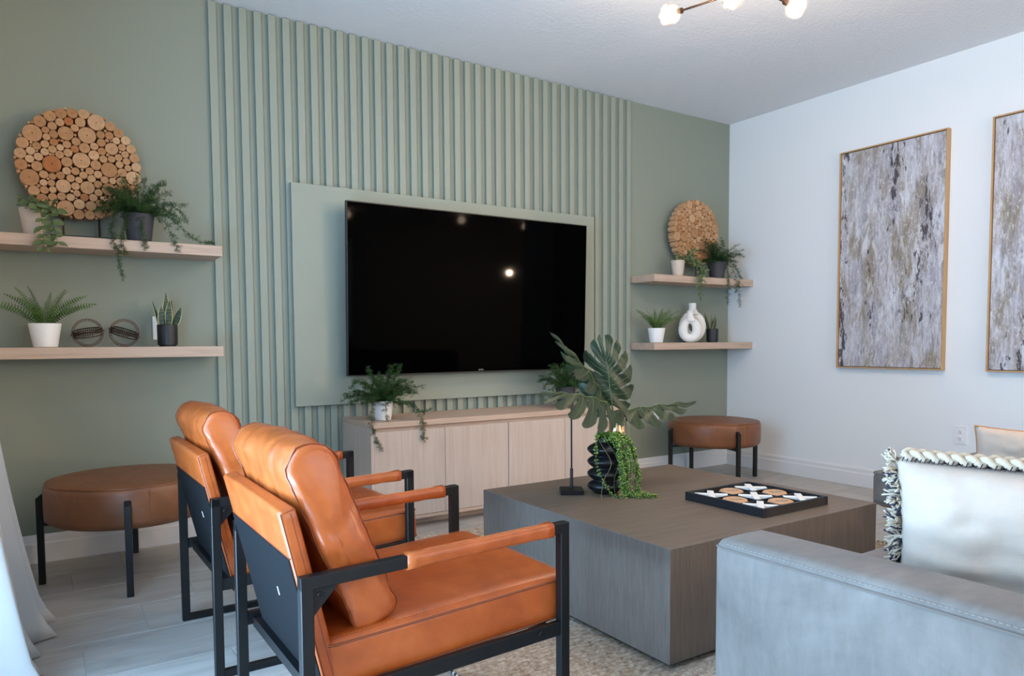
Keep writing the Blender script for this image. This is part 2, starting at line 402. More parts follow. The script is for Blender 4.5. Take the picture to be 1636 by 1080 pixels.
# ------------------------------------------------------------------ the room
XL, YB, XR2, HC = -4.98, -9.0, 4.0, 2.74
bm = bmesh.new(); box(bm, (XL-.15, YB-.15, -.12), (XR2+.15, .15, -.003)); flo = obj('floor', bm, 'grout'); tag(flo, kind='structure')
TP, TL = .3130, .622
row = 0; y1 = .068; tcache = {}
while y1 > YB:
    y0 = y1-TP; yy1 = min(y1, 0); yy0 = max(y0, YB)
    off = -4.42 - .2085*(row % 3); xr = XR2 if yy0 < -3.4 else 0.0
    x = off - math.ceil((off-XL)/TL)*TL
    while x < xr:
        a, b_ = max(x+.0015, XL), min(x+TL-.0015, xr)
        if b_-a > .02:
            k = (round(b_-a, 3), round(yy1-yy0, 3))
            if k not in tcache:
                me = bpy.data.meshes.new('tile'); bb = boxm((-k[0]/2, -k[1]/2+.0015, -.009), (k[0]/2, k[1]/2-.0015, 0), .0012, 1)
                bb.to_mesh(me); bb.free(); me.materials.append(MAT['tile']); tcache[k] = me
            if yy1 > -5.0:
                inst('tile', tcache[k], flo, ((a+b_)/2, (yy0+yy1)/2, 0))
        x += TL
    y1 = y0; row += 1
bm = bmesh.new(); box(bm, (XL, YB, -.006), (XR2, -4.94, 0)); tag(obj('tile_field', bm, 'tile', flo), kind='stuff')
tag(obj('ceiling', boxm((XL-.15, YB-.15, HC), (XR2+.15, .15, HC+.12)), 'ceiling'), kind='structure')
wb = tag(obj('wall_back', boxm((XL-.15, 0, 0), (.15, .15, HC)), 'sage'), kind='structure')
tag(obj('wall_right', boxm((0, -3.3, 0), (.15, 0, HC)), 'white_wall'), kind='structure')
bm = bmesh.new(); box(bm, (.15, -3.3, 0), (XR2, -3.15, HC)); tag(obj('wall_return', bm, 'white_wall'), kind='structure')
tag(obj('wall_far_right', boxm((XR2, YB, 0), (XR2+.15, -3.15, HC)), 'white_wall'), kind='structure')
# left wall with a sliding door opening, rear wall with an added window opening
DY0, DY1, DZ = -3.36, -1.64, 2.13
bm = bmesh.new()
box(bm, (XL-.15, DY1, 0), (XL, 0, HC)); box(bm, (XL-.15, YB-.15, 0), (XL, DY0, HC)); box(bm, (XL-.15, DY0, DZ), (XL, DY1, HC))
tag(obj('wall_left', bm, 'white_wall'), kind='structure')
WX0, WX1, WZ0, WZ1 = -4.0, .2, .55, 2.45
bm = bmesh.new()
box(bm, (XL-.15, YB-.15, 0), (WX0, YB, HC)); box(bm, (WX1, YB-.15, 0), (XR2+.15, YB, HC))
box(bm, (WX0, YB-.15, 0), (WX1, YB, WZ0)); box(bm, (WX0, YB-.15, WZ1), (WX1, YB, HC))
tag(obj('wall_rear', bm, 'white_wall'), kind='structure')
d = bpy.data.objects.new('door_1', None); COL.objects.link(d); d.location = (XL-.075, (DY0+DY1)/2, 0); tag(d, kind='structure')
for k in range(2):
    a, b_ = (DY0-d.location.y+.0, 0.03) if k == 0 else (-.03, DY1-d.location.y)
    xo = -.02 if k else .02
    bm = bmesh.new()
    for lo, hi in (((xo-.02, a, .0), (xo+.02, a+.06, DZ)), ((xo-.02, b_-.06, 0), (xo+.02, b_, DZ)), ((xo-.02, a+.06, 0), (xo+.02, b_-.06, .08)), ((xo-.02, a+.06, DZ-.07), (xo+.02, b_-.06, DZ))):
        box(bm, lo, hi)
    f = obj('door_panel', bm, 'trim', d); obj('pane', boxm((xo-.004, a+.06, .08), (xo+.004, b_-.06, DZ-.07)), 'pane', f)
w = bpy.data.objects.new('added_window', None); COL.objects.link(w); w.location = ((WX0+WX1)/2, YB-.075, WZ0); tag(w, kind='structure')  # unseen window, added as an opening for the rear ambient fill
hw = (WX1-WX0)/2; hh = WZ1-WZ0
bm = bmesh.new()
for lo, hi in (((-hw, -.03, 0), (-hw+.06, .03, hh)), ((hw-.06, -.03, 0), (hw, .03, hh)), ((-hw+.06, -.03, 0), (hw-.06, .03, .06)), ((-hw+.06, -.03, hh-.06), (hw-.06, .03, hh)), ((-.03, -.03, .06), (.03, .03, hh-.06))): box(bm, lo, hi)
obj('window_frame', bm, 'trim', w)
for k in (-1, 1): obj('pane', boxm((min(k*.03, k*(hw-.06)), -.004, .06), (max(k*.03, k*(hw-.06)), .004, hh-.06)), 'pane', w)
tag(obj('added_patio', boxm((-8.5, -8, -.14), (XL-.151, 2, -.02)), 'grout'), kind='structure')  # unseen slab added outside the door to go with the upward fill
# baseboards: two-step profile
def baseboard(name, p0, p1, nrm):
    bm = bmesh.new(); p0 = Vector((*p0, 0)); p1 = Vector((*p1, 0)); n = Vector((*nrm, 0))
    prof = [(0, 0), (.016, 0), (.016, .088), (.011, .096), (.011, .118), (.005, .130), (0, .130)]
    A = [bm.verts.new(p0+n*a+Vector((0, 0, z))) for a, z in prof]; B = [bm.verts.new(p1+n*a+Vector((0, 0, z))) for a, z in prof]
    for i in range(len(prof)-1): bm.faces.new((A[i], A[i+1], B[i+1], B[i]))
    bm.faces.new(A); bm.faces.new(B[::-1]); bmesh.ops.recalc_face_normals(bm, faces=bm.faces)
    return tag(obj(name, bm, 'trim'), kind='structure')
baseboard('baseboard_back', (XL, 0), (0, 0), (0, -1)); baseboard('baseboard_right', (0, 0), (0, -3.3), (-1, 0))
baseboard('baseboard_left', (XL, 0), (XL, DY1), (1, 0))
# slats of the feature wall, each a piece of the back wall
NS, SP, SW, SX0 = 39, .07420, .038, -3.938
me = bpy.data.meshes.new('slat'); bb = boxm((0, -.018, .131), (SW, 0, HC-.004), .0012, 1); bb.to_mesh(me); bb.free(); me.materials.append(MAT['sage_slat'])
for k in range(NS): inst('slat', me, wb, (SX0+k*SP, 0, 0))

# ------------------------------------------------------------------ television wall
pn = thing('tv_backing_panel', 'flat sage green painted panel mounted behind the television on the slats', 'wall panel', (-2.497, -.018, .6627))
obj('board', boxm((-1.0515, -.027, 0), (1.0515, 0, 1.2098), .0015, 1), 'sage_slat', pn)
TVT = math.radians(1.6)
tv = thing('television', 'large black flat-screen television, switched off, on the sage panel', 'television', (-2.452, -.10, .826))
tv.rotation_euler = (TVT, 0, 0)
obj('screen', boxm((-.832, -.046, .006), (.832, -.040, .952), .001, 1), 'tv', tv)
bm = bmesh.new(); box(bm, (-.838, -.044, 0), (.838, -.022, .958), 0, .002, 1); obj('case', bm, 'tv_case', tv)
bm = bmesh.new(); box(bm, (-.55, -.022, .10), (.55, .0, .62), 0, .008, 2); obj('rear_housing', bm, 'tv_case', tv)
bm = bmesh.new(); box(bm, (-.25, 0, .25), (.25, .051, .55), 0, .004, 1); obj('wall_bracket', bm, 'black_metal', tv)
tc = bpy.data.curves.new('logo', 'FONT'); tc.body = 'onn.'; tc.size = .022; tc.align_x = 'CENTER'; tc.extrude = .0004
to = bpy.data.objects.new('logo_tmp', tc); COL.objects.link(to); bpy.context.view_layer.update()
lm = bpy.data.meshes.new_from_object(to.evaluated_get(bpy.context.evaluated_depsgraph_get())); bpy.data.objects.remove(to)
obj('logo', lm, 'grey_print', tv, loc=(.02, -.0468, .010), rot=(PI/2, 0, 0))

# ------------------------------------------------------------------ media console
CX0, CX1, CYF, CT = -3.279, -1.567, -.435, .588
con = thing('media_console', 'low pale oak media console with four doors under the television', 'console', ((CX0+CX1)/2, 0, 0))
cx = (CX0+CX1)/2; hw = (CX1-CX0)/2
obj('top', boxm((-hw, CYF, CT-.030), (hw, -.0185, CT), .0015, 1), 'oak_x', con)
for s in (-1, 1):
    a = sorted((s*hw, s*(hw-.018))); obj('side_panel', boxm((a[0], CYF, .05), (a[1], -.0185, CT-.030), .001, 1), 'oak_z', con)
obj('back_panel', boxm((-hw+.018, -.03, .05), (hw-.018, -.0185, CT-.03)), 'oak_z', con)
obj('rail', boxm((-hw+.018, CYF+.022, CT-.062), (hw-.018, CYF+.04, CT-.030)), 'oak_x', con)
obj('bottom_panel', boxm((-hw, CYF, .050), (hw, -.0185, .068)), 'oak_x', con)
DW = (2*hw-.036)/4
for k in range(4):
    x0 = -hw+.018+k*DW; g0 = .0035 if k == 2 else .0012
    obj('door', boxm((x0+g0, CYF+.001, .070), (x0+DW-.0012, CYF+.019, CT-.050), .001, 1), 'oak_z', con)
obj('plinth', boxm((-hw+.01, CYF+.095, 0), (hw-.01, -.0185, .05)), 'oak_x', con)

# ------------------------------------------------------------------ floating shelves
def shelf(label, x0, x1, zt):
    s = thing('floating_shelf', label, 'shelf', ((x0+x1)/2, 0, zt-.050), group='floating oak shelves')
    h = (x1-x0)/2
    obj('board', boxm((-h, -.247, 0), (h, 0, .050), .0015, 1), 'oak_x', s); return s
ZU, ZL = 1.4815, .9965
shelf('thick pale oak floating shelf holding the large wood slice disc, left of the slats', XL, -3.949, ZU)
shelf('thick pale oak floating shelf holding the two metal ring orbs', XL, -3.956, ZL)
shelf('pale oak floating shelf in the corner holding the wood slice disc', -1.066, 0, ZU)
shelf('pale oak floating shelf in the corner holding the white ring vases', -1.066, 0, ZL)

# ------------------------------------------------------------------ round ottomans
def ottoman(loc, rotz, label, src=None):
    t = thing('round_ottoman', label, 'ottoman', loc, rotz, 'round brown leather ottomans')
    R_, zt, zb = .3260, .4395, .262
    bm = bmesh.new()
    prof = [(.30, zb), (R_-.022, zb+.003), (R_-.006, zb+.012), (R_, zb+.032), (R_+.001, zb+.09), (R_, zt-.034), (R_-.004, zt-.018), (R_-.016, zt-.008), (R_-.05, zt-.002), (R_-.12, zt+.001), (.1, zt+.003), (.02, zt+.004)]
    lathe(bm, prof, 72); obj('drum', bm, 'leather_brown', t, smooth='all')
    bm = bmesh.new(); tube(bm, [((R_-.010)*math.cos(a), (R_-.010)*math.sin(a), zt-.0105) for a in [2*PI*k/72 for k in range(72)]], .0028, 6, True)
    box(bm, (R_-.001, -.0015, zb+.03), (R_+.0018, .0015, zt-.02), M=Matrix.Rotation(-1.32, 4, 'Z'))
    obj('seam', bm, 'leather_brown', t, smooth=True)
    for k in range(4):
        a = k*PI/2; M = Matrix.Rotation(a, 4, 'Z'); bm = bmesh.new()
        box(bm, (R_+.002, -.0125, 0), (R_+.027, .0125, .385), 0, .0015, 1, M=M)
        # angled cap of the leg top
        for v in bm.verts:
            l = M.inverted() @ v.co
            if l.z > .37 and l.x > R_+.015: v.co.z -= .018
        obj('leg', bm, 'black_metal', t)
    bm = bmesh.new()
    for k in range(2):
        box(bm, (-R_-.004, -.0125, zb-.014), (R_+.004, .0125, zb-.001), M=Matrix.Rotation(k*PI/2, 4, 'Z') @ Matrix.Translation((0, 0, -.0005*k)))
    obj('under_frame', bm, 'black_metal', t)
    return t
oL = ottoman((-4.396, -.419, 0), math.radians(-7.5), 'round brown leather ottoman below the left shelves beside the curtain')
dup(oL, (-.611, -.395, 0), math.radians(-20), 'round brown leather ottoman in the far corner below the shelves')

# ------------------------------------------------------------------ cognac armchairs
def armchair(loc, label):
    t = thing('armchair', label, 'armchair', loc, 0, 'cognac leather armchairs')
    D, Wd, TB = .662, .578, .024
    zr, zf = .547, .566
    for s in (-1, 1):
        yo, yi = s*Wd/2, s*(Wd/2-TB); a, b_ = min(yo, yi), max(yo, yi)
        f = obj('side_frame', boxm((0, a, 0), (.026, b_, zr), .0015, 1), 'black_metal', t)       # rear leg
        f.name = 'leg'
        obj('leg', boxm((D-.026, a, 0), (D, b_, zf), .0015, 1), 'black_metal', t)
        bm = bmesh.new(); box(bm, (0, a, zr-.026), (D, b_, zr), 0, .0015, 1)
        for v in bm.verts: v.co.z += (zf-zr)*v.co.x/D
        ar = obj('arm_bar', bm, 'black_metal', t)
        obj('floor_rail', boxm((.02, a, 0), (D-.02, b_, .022), .0015, 1), 'black_metal', t)
        bm = bmesh.new(); box(bm, (.02, a+.004, .262), (D-.02, b_-.004, .296), 0, .001, 1)
        for v in bm.verts: v.co.z += .022*v.co.x/D+.004
        rl = obj('side_rail', bm, 'black_metal', t)
        # leather sleeve wrapped on the arm, with stitched welt
        x0, x1 = .228, .612; n = 18; bm = bmesh.new(); rings = []
        for i in range(n+1):
            x = x0+(x1-x0)*i/n; fl_ = .0025 if i in (0, n) else (.001 if i in (1, n-1) else 0)
            zc = zr-.013+(zf-zr)*x/D; rr = []
            for k in range(16):
                an = 2*PI*k/16; c_, s_ = math.cos(an), math.sin(an); q = (abs(c_)**4+abs(s_)**4)**-.25
                wob = .0008*math.sin(i*2.1+k)
                rr.append(bm.verts.new((x, (a+b_)/2+(.0155+fl_+wob)*q*c_, zc+(.0165+fl_+wob)*q*s_)))
            rings.append(rr)
        for i in range(n):
            for k in range(16): bm.faces.new((rings[i][k], rings[i+1][k], rings[i+1][(k+1) % 16], rings[i][(k+1) % 16]))
        bm.faces.new(rings[0]); bm.faces.new(rings[-1][::-1]); bmesh.ops.recalc_face_normals(bm, faces=bm.faces)
        sl = obj('arm_sleeve', bm, 'leather', ar, smooth='all')
        bm = bmesh.new()
        for yk in (-.004, .004): tube(bm, [(x0+.004, (a+b_)/2+yk, zr+.0035+(zf-zr)*x0/D), (x1-.004, (a+b_)/2+yk, zr+.0035+(zf-zr)*x1/D)], .0008, 5)
        obj('stitching', bm, 'thread', ar)
        # gusset plate and bolts
        bm = bmesh.new(); yy = s*(Wd/2-.010)
        A = [bm.verts.new((x, yy-.003, z)) for x, z in ((.024, zr-.024), (.082, zr-.022), (.024, zr-.085))]
        B = [bm.verts.new((v.co.x, yy+.003, v.co.z)) for v in A]
        bm.faces.new(A); bm.faces.new(B[::-1])
        for i in range(3): bm.faces.new((A[i], B[i], B[(i+1) % 3], A[(i+1) % 3]))
        bmesh.ops.recalc_face_normals(bm, faces=bm.faces); gp = obj('gusset', bm, 'black_metal', t)
        for par, px, pz, py in ((gp, .040, zr-.040, yy+s*.003), (rl, D-.085, .304, s*(Wd/2-.004))):
            bm = bmesh.new(); lathe(bm, [(.0065, 0), (.0065, .002), (.005, .0035), (.0028, .0035), (.0026, .0018)], 14)
            obj('bolt', bm, 'black_metal', par, loc=(px, py, pz), rot=(-s*PI/2, 0, 0), smooth=True)
    bm = bmesh.new(); box(bm, (.04, -.27, .262), (.065, .27, .287)); obj('rear_crossbar', bm, 'black_metal', t)
    bm = bmesh.new(); box(bm, (D-.06, -.27, .282), (D-.035, .27, .305)); obj('front_crossbar', bm, 'black_metal', t)
    # seat cushion, sloping to the rear
    L0, L1 = .062, .688; cxs = (L0+L1)/2; ang = -math.atan2(.030, .58)
    M = Matrix.Translation((cxs, 0, .356)) @ Matrix.Rotation(ang, 4, 'Y')
    HS = ((L1-L0)/2, .258, .0585)
    def seatfn(q, p):
        return M @ q
    st = obj('seat', puff(HS, .020, (.006, .002, .012), 18, .0018, (9, 9, 9), 3, seatfn), 'leather', t, smooth='all')
    def loop_on(z, h, rc, off, n=8):
        pts = []
        for cxk, cyk, a0 in ((1, 1, 0), (-1, 1, 90), (-1, -1, 180), (1, -1, 270)):
            for k in range(n+1):
                a = math.radians(a0+90*k/n); pts.append(Vector((cxk*(h[0]-rc)+(rc+off)*math.cos(a), cyk*(h[1]-rc)+(rc+off)*math.sin(a), z)))
        return pts
    for zz_ in (HS[2]-.013, -HS[2]+.012):
        bm = bmesh.new(); tube(bm, [M @ p for p in loop_on(zz_, HS, .02, .001)], .0025, 6, True); obj('piping', bm, 'seam', st, smooth=True)
    bm = bmesh.new()
    for p, q in zip(*(lambda L: (L, L[1:]+L[:1]))([M @ v for v in loop_on(HS[2]-.001, HS, .02, -.010)])):
        m = int((q-p).length/.009)
        for k in range(max(1, m)):
            a = p.lerp(q, k/max(1, m)); b2 = p.lerp(q, (k+.6)/max(1, m)); a = a+Vector((0, 0, .0012)); b2 = b2+Vector((0, 0, .0012))
            tube(bm, [a, b2], .0007, 3)
    obj('stitching', bm, 'thread', st)
    # back shell: leather wrapped board with black fabric rear
    bang = -math.radians(13.0)
    B0 = Vector((.105, 0, .25)); MB = Matrix.Translation(B0) @ Matrix.Rotation(bang, 4, 'Y')
    HB = .445
    def bfn(q, p): return MB @ (q+Vector((-.018, 0, HB/2)))
    bk = obj('backrest', puff((.0180, .254, HB/2), .009, (.0, .0, .003), 14, .0012, (6, 6, 6), 9, bfn), 'leather', t, smooth='all')
    bm = bmesh.new(); box(bm, (-.0385, -.243, .004), (-.0355, .243, .343), 0, .0008, 1, M=MB); obj('rear_fabric', bm, 'black_fabric', bk)
    bm = bmesh.new(); box(bm, (-.0395, -.068, .212), (-.0384, -.064, .232), M=MB); tg = obj('tag', bm, 'white_plastic', bk)
    bm = bmesh.new()
    for s in (-1, 1):
        tube(bm, [MB @ Vector((-.0335, s*.2530, .01)), MB @ Vector((-.0335, s*.2530, HB-.006)), MB @ Vector((-.004, s*.2530, HB-.004))], .0012, 5)
        tube(bm, [MB @ Vector((-.014, s*.2545, .01)), MB @ Vector((-.014, s*.2545, HB-.01))], .0007, 4)
    tube(bm, [MB @ Vector((-.0366, -.25, .345)), MB @ Vector((-.0366, .25, .345))], .0012, 5)
    obj('seam', bm, 'seam', bk)
    # loose back cushion
    cang = -math.radians(22.0); MC = Matrix.Translation((.180, 0, .402)) @ Matrix.Rotation(cang, 4, 'Y')
    HCu = (.052, .238, .213)
    def prof(n=64):
        out = []; hx_, hz_ = HCu[0], HCu[2]
        for (ux, uz, a0, rc) in ((1, 1, 0, .052), (-1, 1, 90, .050), (-1, -1, 180, .020), (1, -1, 270, .026)):
            for k in range(9):
                a = math.radians(a0+90*k/8); out.append(Vector((ux*(hx_-rc)+rc*math.cos(a), 0, uz*(hz_-rc)+rc*math.sin(a))))
        # resample evenly
        P = out+[out[0]]; D_ = [0]
        for a, b_ in zip(P, P[1:]): D_.append(D_[-1]+(b_-a).length)
        res = []; j = 0
        for k in range(n):
            d_ = D_[-1]*k/n
            while D_[j+1] < d_: j += 1
            f_ = (d_-D_[j])/max(1e-9, D_[j+1]-D_[j]); res.append(P[j].lerp(P[j+1], f_))
        return res
    PR = prof(); NP = len(PR); cen_ = Vector((0, 0, 0)); bm = bmesh.new(); secs = []
    ys = [-1, -.985, -.965, -.93, -.88, -.82, -.75]+[-.66+.06*k for k in range(23)]+[.75, .82, .88, .93, .965, .985, 1]
    for yk in ys:
        row = []; e = abs(yk)
        sc_ = 1.0 if e < .96 else 1-.055*((e-.96)/.04)**2
        for p in PR:
            nx, nz = p.x/HCu[0], p.z/HCu[2]
            q = Vector((p.x*sc_, yk*HCu[1], p.z*(1 if e < .96 else 1-.016*((e-.96)/.04)**2)))
            swell = (1-e**2.4)*.020*(1-abs(nz)**3)
            if abs(nx) > .6: q.x += swell if p.x > 0 else -swell*.45
            if nz > .8: q.z += .010*(1-e**3)
            # gathers run away from the end seams and soften to the middle
            near = max(0, (e-.35)/.65)**1.3
            g = noise.noise(Vector((nz*7.0+1.5*nx, e*1.2+3*(yk > 0), 1.7)))*.0050*near*(1 if e < .975 else .3)
            g += noise.noise(Vector((q.x*14, q.y*9, q.z*16+4)))*.0055*(1-.5*e)
            g += (.0035 if nx < 0 else .002)*math.sin(q.y*70+3*noise.noise(Vector((q.y*8, q.z*9, 0)))*4)*max(0, nz)*(1-e**6)*noise.noise(Vector((q.y*11, q.z*6, 9)))*2
            g += .0062*noise.noise(Vector((q.y*34, nz*1.3+nx*.8, 2.3)))*(.35+.65*max(0, nz))*(1-e**10)
            g -= .0040*max(0, noise.noise(Vector((q.y*15+nz*5, nz*6-q.y*8, 6.1))))
            nn = Vector((nx, 0, nz*.5)); nn = nn.normalized() if nn.length else nn
            row.append(bm.verts.new(q+nn*g))
        secs.append(row)
    for a_, b_ in zip(secs, secs[1:]):
        for k in range(NP): bm.faces.new((a_[k], b_[k], b_[(k+1) % NP], a_[(k+1) % NP]))
    for row, s in ((secs[0], -1), (secs[-1], 1)):
        prev = row
        for f_, out_ in ((.94, .0035), (.8, .009), (.55, .013), (.25, .015)):
            cur = []
            for v in row:
                q = Vector((v.co.x*f_, v.co.y, v.co.z*(1-(1-f_)*.9)))
                q.y += s*(out_+.0075*noise.noise(Vector((q.x*22+q.z*9, s, q.z*17-q.x*6))))
                cur.append(bm.verts.new(q))
            for k in range(NP):
                F = (prev[k], prev[(k+1) % NP], cur[(k+1) % NP], cur[k]); bm.faces.new(F if s > 0 else F[::-1])
            prev = cur
        bm.faces.new(prev if s > 0 else prev[::-1])
    bmesh.ops.recalc_face_normals(bm, faces=bm.faces)
    seamL = {}
    for row, s in ((secs[2], -1), (secs[-3], 1)): seamL[s] = [v.co.copy() for v in row]
    bmesh.ops.transform(bm, matrix=MC @ Matrix.Translation((.006, 0, HCu[2])), verts=bm.verts)
    cu = obj('back_cushion', bm, 'leather', t, smooth='all')
    SM = MC @ Matrix.Translation((.006, 0, HCu[2]))
    bm2 = bmesh.new()
    for s in (-1, 1):
        wob = seamL[s]; bm = bmesh.new()
        tube(bm, [SM @ Vector((p.x*1.004, p.y+s*.002, p.z*1.001)) for p in wob], .0019, 6, True); obj('piping', bm, 'seam', cu, smooth=True)
        n = len(wob)
        for i in range(n):
            p, q = wob[i], wob[(i+1) % n]; p = Vector((p.x*1.012, p.y-s*.011, p.z*1.004)); q = Vector((q.x*1.012, q.y-s*.011, q.z*1.004))
            m = max(1, round((q-p).length/.010))
            for k in range(m): tube(bm2, [SM @ p.lerp(q, k/m), SM @ p.lerp(q, (k+.5)/m)], .0007, 3)
    obj('stitching', bm2, 'thread', cu)
    return t
chA = armchair((-4.309, -2.301, 0), 'cognac leather armchair with black metal frame, nearer one, in front of the rug')
dup(chA, (-4.309, -1.429, 0), .008, 'cognac leather armchair with black metal frame, farther one, nearer the television wall')

# ------------------------------------------------------------------ rug and coffee table
RX0, RX1, RY0, RY1 = -3.70, -1.26, -2.868, -.625
rug = thing('area_rug', 'cream and brown woven wool rug under the coffee table', 'rug', ((RX0+RX1)/2, (RY0+RY1)/2, 0))
hx, hy = (RX1-RX0)/2, (RY1-RY0)/2; NX, NY = 330, 400
vs = []; fs = []
for j in range(NY+1):
    for i in range(NX+1):
        x = -hx+2*hx*i/NX; y = -hy+2*hy*j/NY
        z = .008+.0022*noise.noise(Vector((x*60, y*130, 0)))+.0016*math.sin(j*PI/2+i*.1)+.002*noise.noise(Vector((x*20, y*20, 3)))
        if i in (0, NX) or j in (0, NY): z = .0005
        vs.append((x, y, z))
for j in range(NY):
    for i in range(NX): a = j*(NX+1)+i; fs.append((a, a+1, a+NX+2, a+NX+1))
me = bpy.data.meshes.new('pile'); me.from_pydata(vs, [], fs); obj('pile', me, 'rug', rug, smooth='all')
bm = bmesh.new(); loop = [(-hx, -hy, .006), (hx, -hy, .006), (hx, hy, .006), (-hx, hy, .006), (-hx, -hy, .006)]
for a, b_ in ((loop[1], loop[2]), (loop[3], loop[4])):
    a, b_ = Vector(a), Vector(b_); n = int((b_-a).length/.011)
    for k in range(n):
        p = a.lerp(b_, (k+.1)/n); q = a.lerp(b_, (k+.9)/n)
        tube(bm, [p, q], .0055, 5, mi=k % 2)
obj('whipstitched_edge', bm, ['yarn', 'yarn_dark'], rug)
TX0, TX1, TY0, TY1, TZ = -3.163, -2.062, -2.455, -1.375, .385
tb = thing('coffee_table', 'large square grey-brown oak block coffee table on the rug', 'coffee table', ((TX0+TX1)/2, (TY0+TY1)/2, .010))
hx, hy = (TX1-TX0)/2, (TY1-TY0)/2
obj('plinth', boxm((-hx+.03, -hy+.03, 0), (hx-.03, hy-.03, .02)), 'black_metal', tb)
def mitred(lo, hi, axis, s):
    bm = bmesh.new(); box(bm, lo, hi, 0, .0012, 1); return bm
obj('top', boxm((-hx+.0018, -hy+.0018, TZ-.01-.022), (hx-.0018, hy-.0018, TZ-.01), .0004, 1), 'table', tb)
for s in (-1, 1):
    a = sorted((s*hx, s*(hx-.02))); obj('side_panel', boxm((a[0], -hy, .02), (a[1], hy, TZ-.0104), .0012, 1), 'table_z', tb)
    a = sorted((s*hy, s*(hy-.02))); obj('side_panel', boxm((-hx+.0004, a[0]-.0004*s, .02), (hx-.0004, a[1]-.0004*s, TZ-.0106), .0012, 1), 'table_z', tb)

# ------------------------------------------------------------------ sofa with chaise
AX0, AX1, AYF, AZ = -3.468, -3.300, -2.878, .566
sf = thing('sectional_sofa', 'taupe suede sectional sofa with low square arm and chaise', 'sofa', (AX0, AYF, .0))
# local origin: outer front foot of the near arm, +x along the sofa, -y towards its back
LW = 2.85; LD = 1.02; CH0 = 1.845
def blk(name, lo, hi, r, bl=(0,0,0), n=14, wr=.0015, par=None, mat='sofa'):
    c = [(a+b_)/2 for a, b_ in zip(lo, hi)]; h = [(b_-a)/2 for a, b_ in zip(lo, hi)]
    return obj(name, puff(h, r, bl, n, wr, (5, 5, 5), 4, lambda q, p: q+Vector(c)), mat, par or sf, smooth='all')
arm = blk('arm', (0, -LD, .05), (.166, 0, AZ), .030, (.004, .003, .006), 20)
bm = bmesh.new(); zz = AZ-.020
tube(bm, [(.001, -LD+.03, zz), (-.0015, -LD/2, zz+.001), (.001, -.030, zz), (.010, -.008, zz), (.030, .0005, zz), (.136, .0005, zz), (.157, -.010, zz)], .0026, 6)
obj('piping', bm, 'sofa_seam', arm, smooth=True)
bm = bmesh.new()
for k in range(95):
    y = -.04-k*.0102; tube(bm, [(.0050, y, zz+.0105), (.0050, y-.006, zz+.0105)], .0006, 3)
obj('stitching', bm, 'sofa_stitch', arm)
blk('base', (.168, -LD, .09), (LW, -.04, .27), .02)
blk('back', (.168, -LD, .27), (LW, -LD+.24, .72), .05, (0, .01, .01))
for k in range(2):
    x0 = .170+k*.835; blk('seat_cushion', (x0, -LD+.245, .272), (x0+.832, -.012, .445), .035, (.004, .012, .016))
blk('chaise_base', (CH0+.03, -.10, .13), (LW, .60, .262), .02)
chc = blk('chaise_cushion', (CH0, -LD+.245, .264), (LW, .705, .428), .035, (.008, .008, .014), 18)
for z in (.414, .279):
    bm = bmesh.new(); tube(bm, [(CH0-.001, -LD+.3, z), (CH0-.006, 0, z), (CH0-.001, .67, z), (CH0+.01, .695, z), (CH0+.04, .707, z), (LW-.04, .707, z)], .003, 6); obj('piping', bm, 'sofa_seam', chc, smooth=True)
for x, y, h in ((CH0+.10, .50, .135), (LW-.08, .50, .135), (CH0+.08, -.05, .135), (.05, -.06, .055), (.05, -LD+.06, .055), (LW-.08, -LD+.06, .095)):
    bm = bmesh.new(); lathe(bm, [(.016, 0), (.026, h)], 16, (x, y, 0)); obj('leg', bm, 'leg_wood', sf, smooth=True)

# ------------------------------------------------------------------ sofa pillows
def pillow_mesh(w, h, th, seed, sag=.0):
    """two-faced cushion in the local xz plane, y is the thickness"""
    n = 30; bm = bmesh.new(); G = {}
    for side in (-1, 1):
        for i in range(n+1):
            for j in range(n+1):
                u, v = -1+2*i/n, -1+2*j/n
                edge = i in (0, n) or j in (0, n)
                if edge and side == 1: G[(1, i, j)] = G[(-1, i, j)]; continue
                pin = 1-.055*(1-abs(u)**2)*(abs(v)**6) ; pin2 = 1-.055*(1-abs(v)**2)*(abs(u)**6)
                x, z = u*w/2*pin2, v*h/2*pin
                t = (max(0, 1-u**4)*max(0, 1-v**4))**.55*th/2
                t += (.017*noise.noise(Vector((u*2.2+seed, v*2.8, side)))+.008*noise.noise(Vector((u*6+v*4+seed, v*3-u*5, side+4))))*(1-max(abs(u), abs(v))**4)
                # puckers towards the corners and the top seam
                t += .011*math.sin((u*2.6+.8*v)*6+seed)*max(0, v)**2*(1-v**8)*noise.noise(Vector((u*3+seed, 1, side)))*2
                z -= sag*(1-u*u)*max(0, v)
                G[(side, i, j)] = bm.verts.new((x, side*t, z))
        for i in range(n):
            for j in range(n):
                q = [G[(side, i, j)], G[(side, i+1, j)], G[(side, i+1, j+1)], G[(side, i, j+1)]]
                f = bm.faces.new(q if side < 0 else q[::-1]); f.material_index = 0 if side < 0 else 1
    return bm
p1 = thing('throw_pillow', 'cream linen lumbar pillow with shaggy fringe and braided trim on the sofa', 'pillow', (-3.105, -3.385, .452), -1.22)
PWd, PH, PT = .52, .310, .15
TL1 = Matrix.Translation((0, 0, PH/2)) @ Matrix.Rotation(math.radians(9), 4, 'X')
pm = pillow_mesh(PWd, PH, PT, 2.0, .004); bmesh.ops.transform(pm, matrix=TL1, verts=pm.verts)
obj('cover', pm, ['linen', 'linen'], p1, smooth='all')
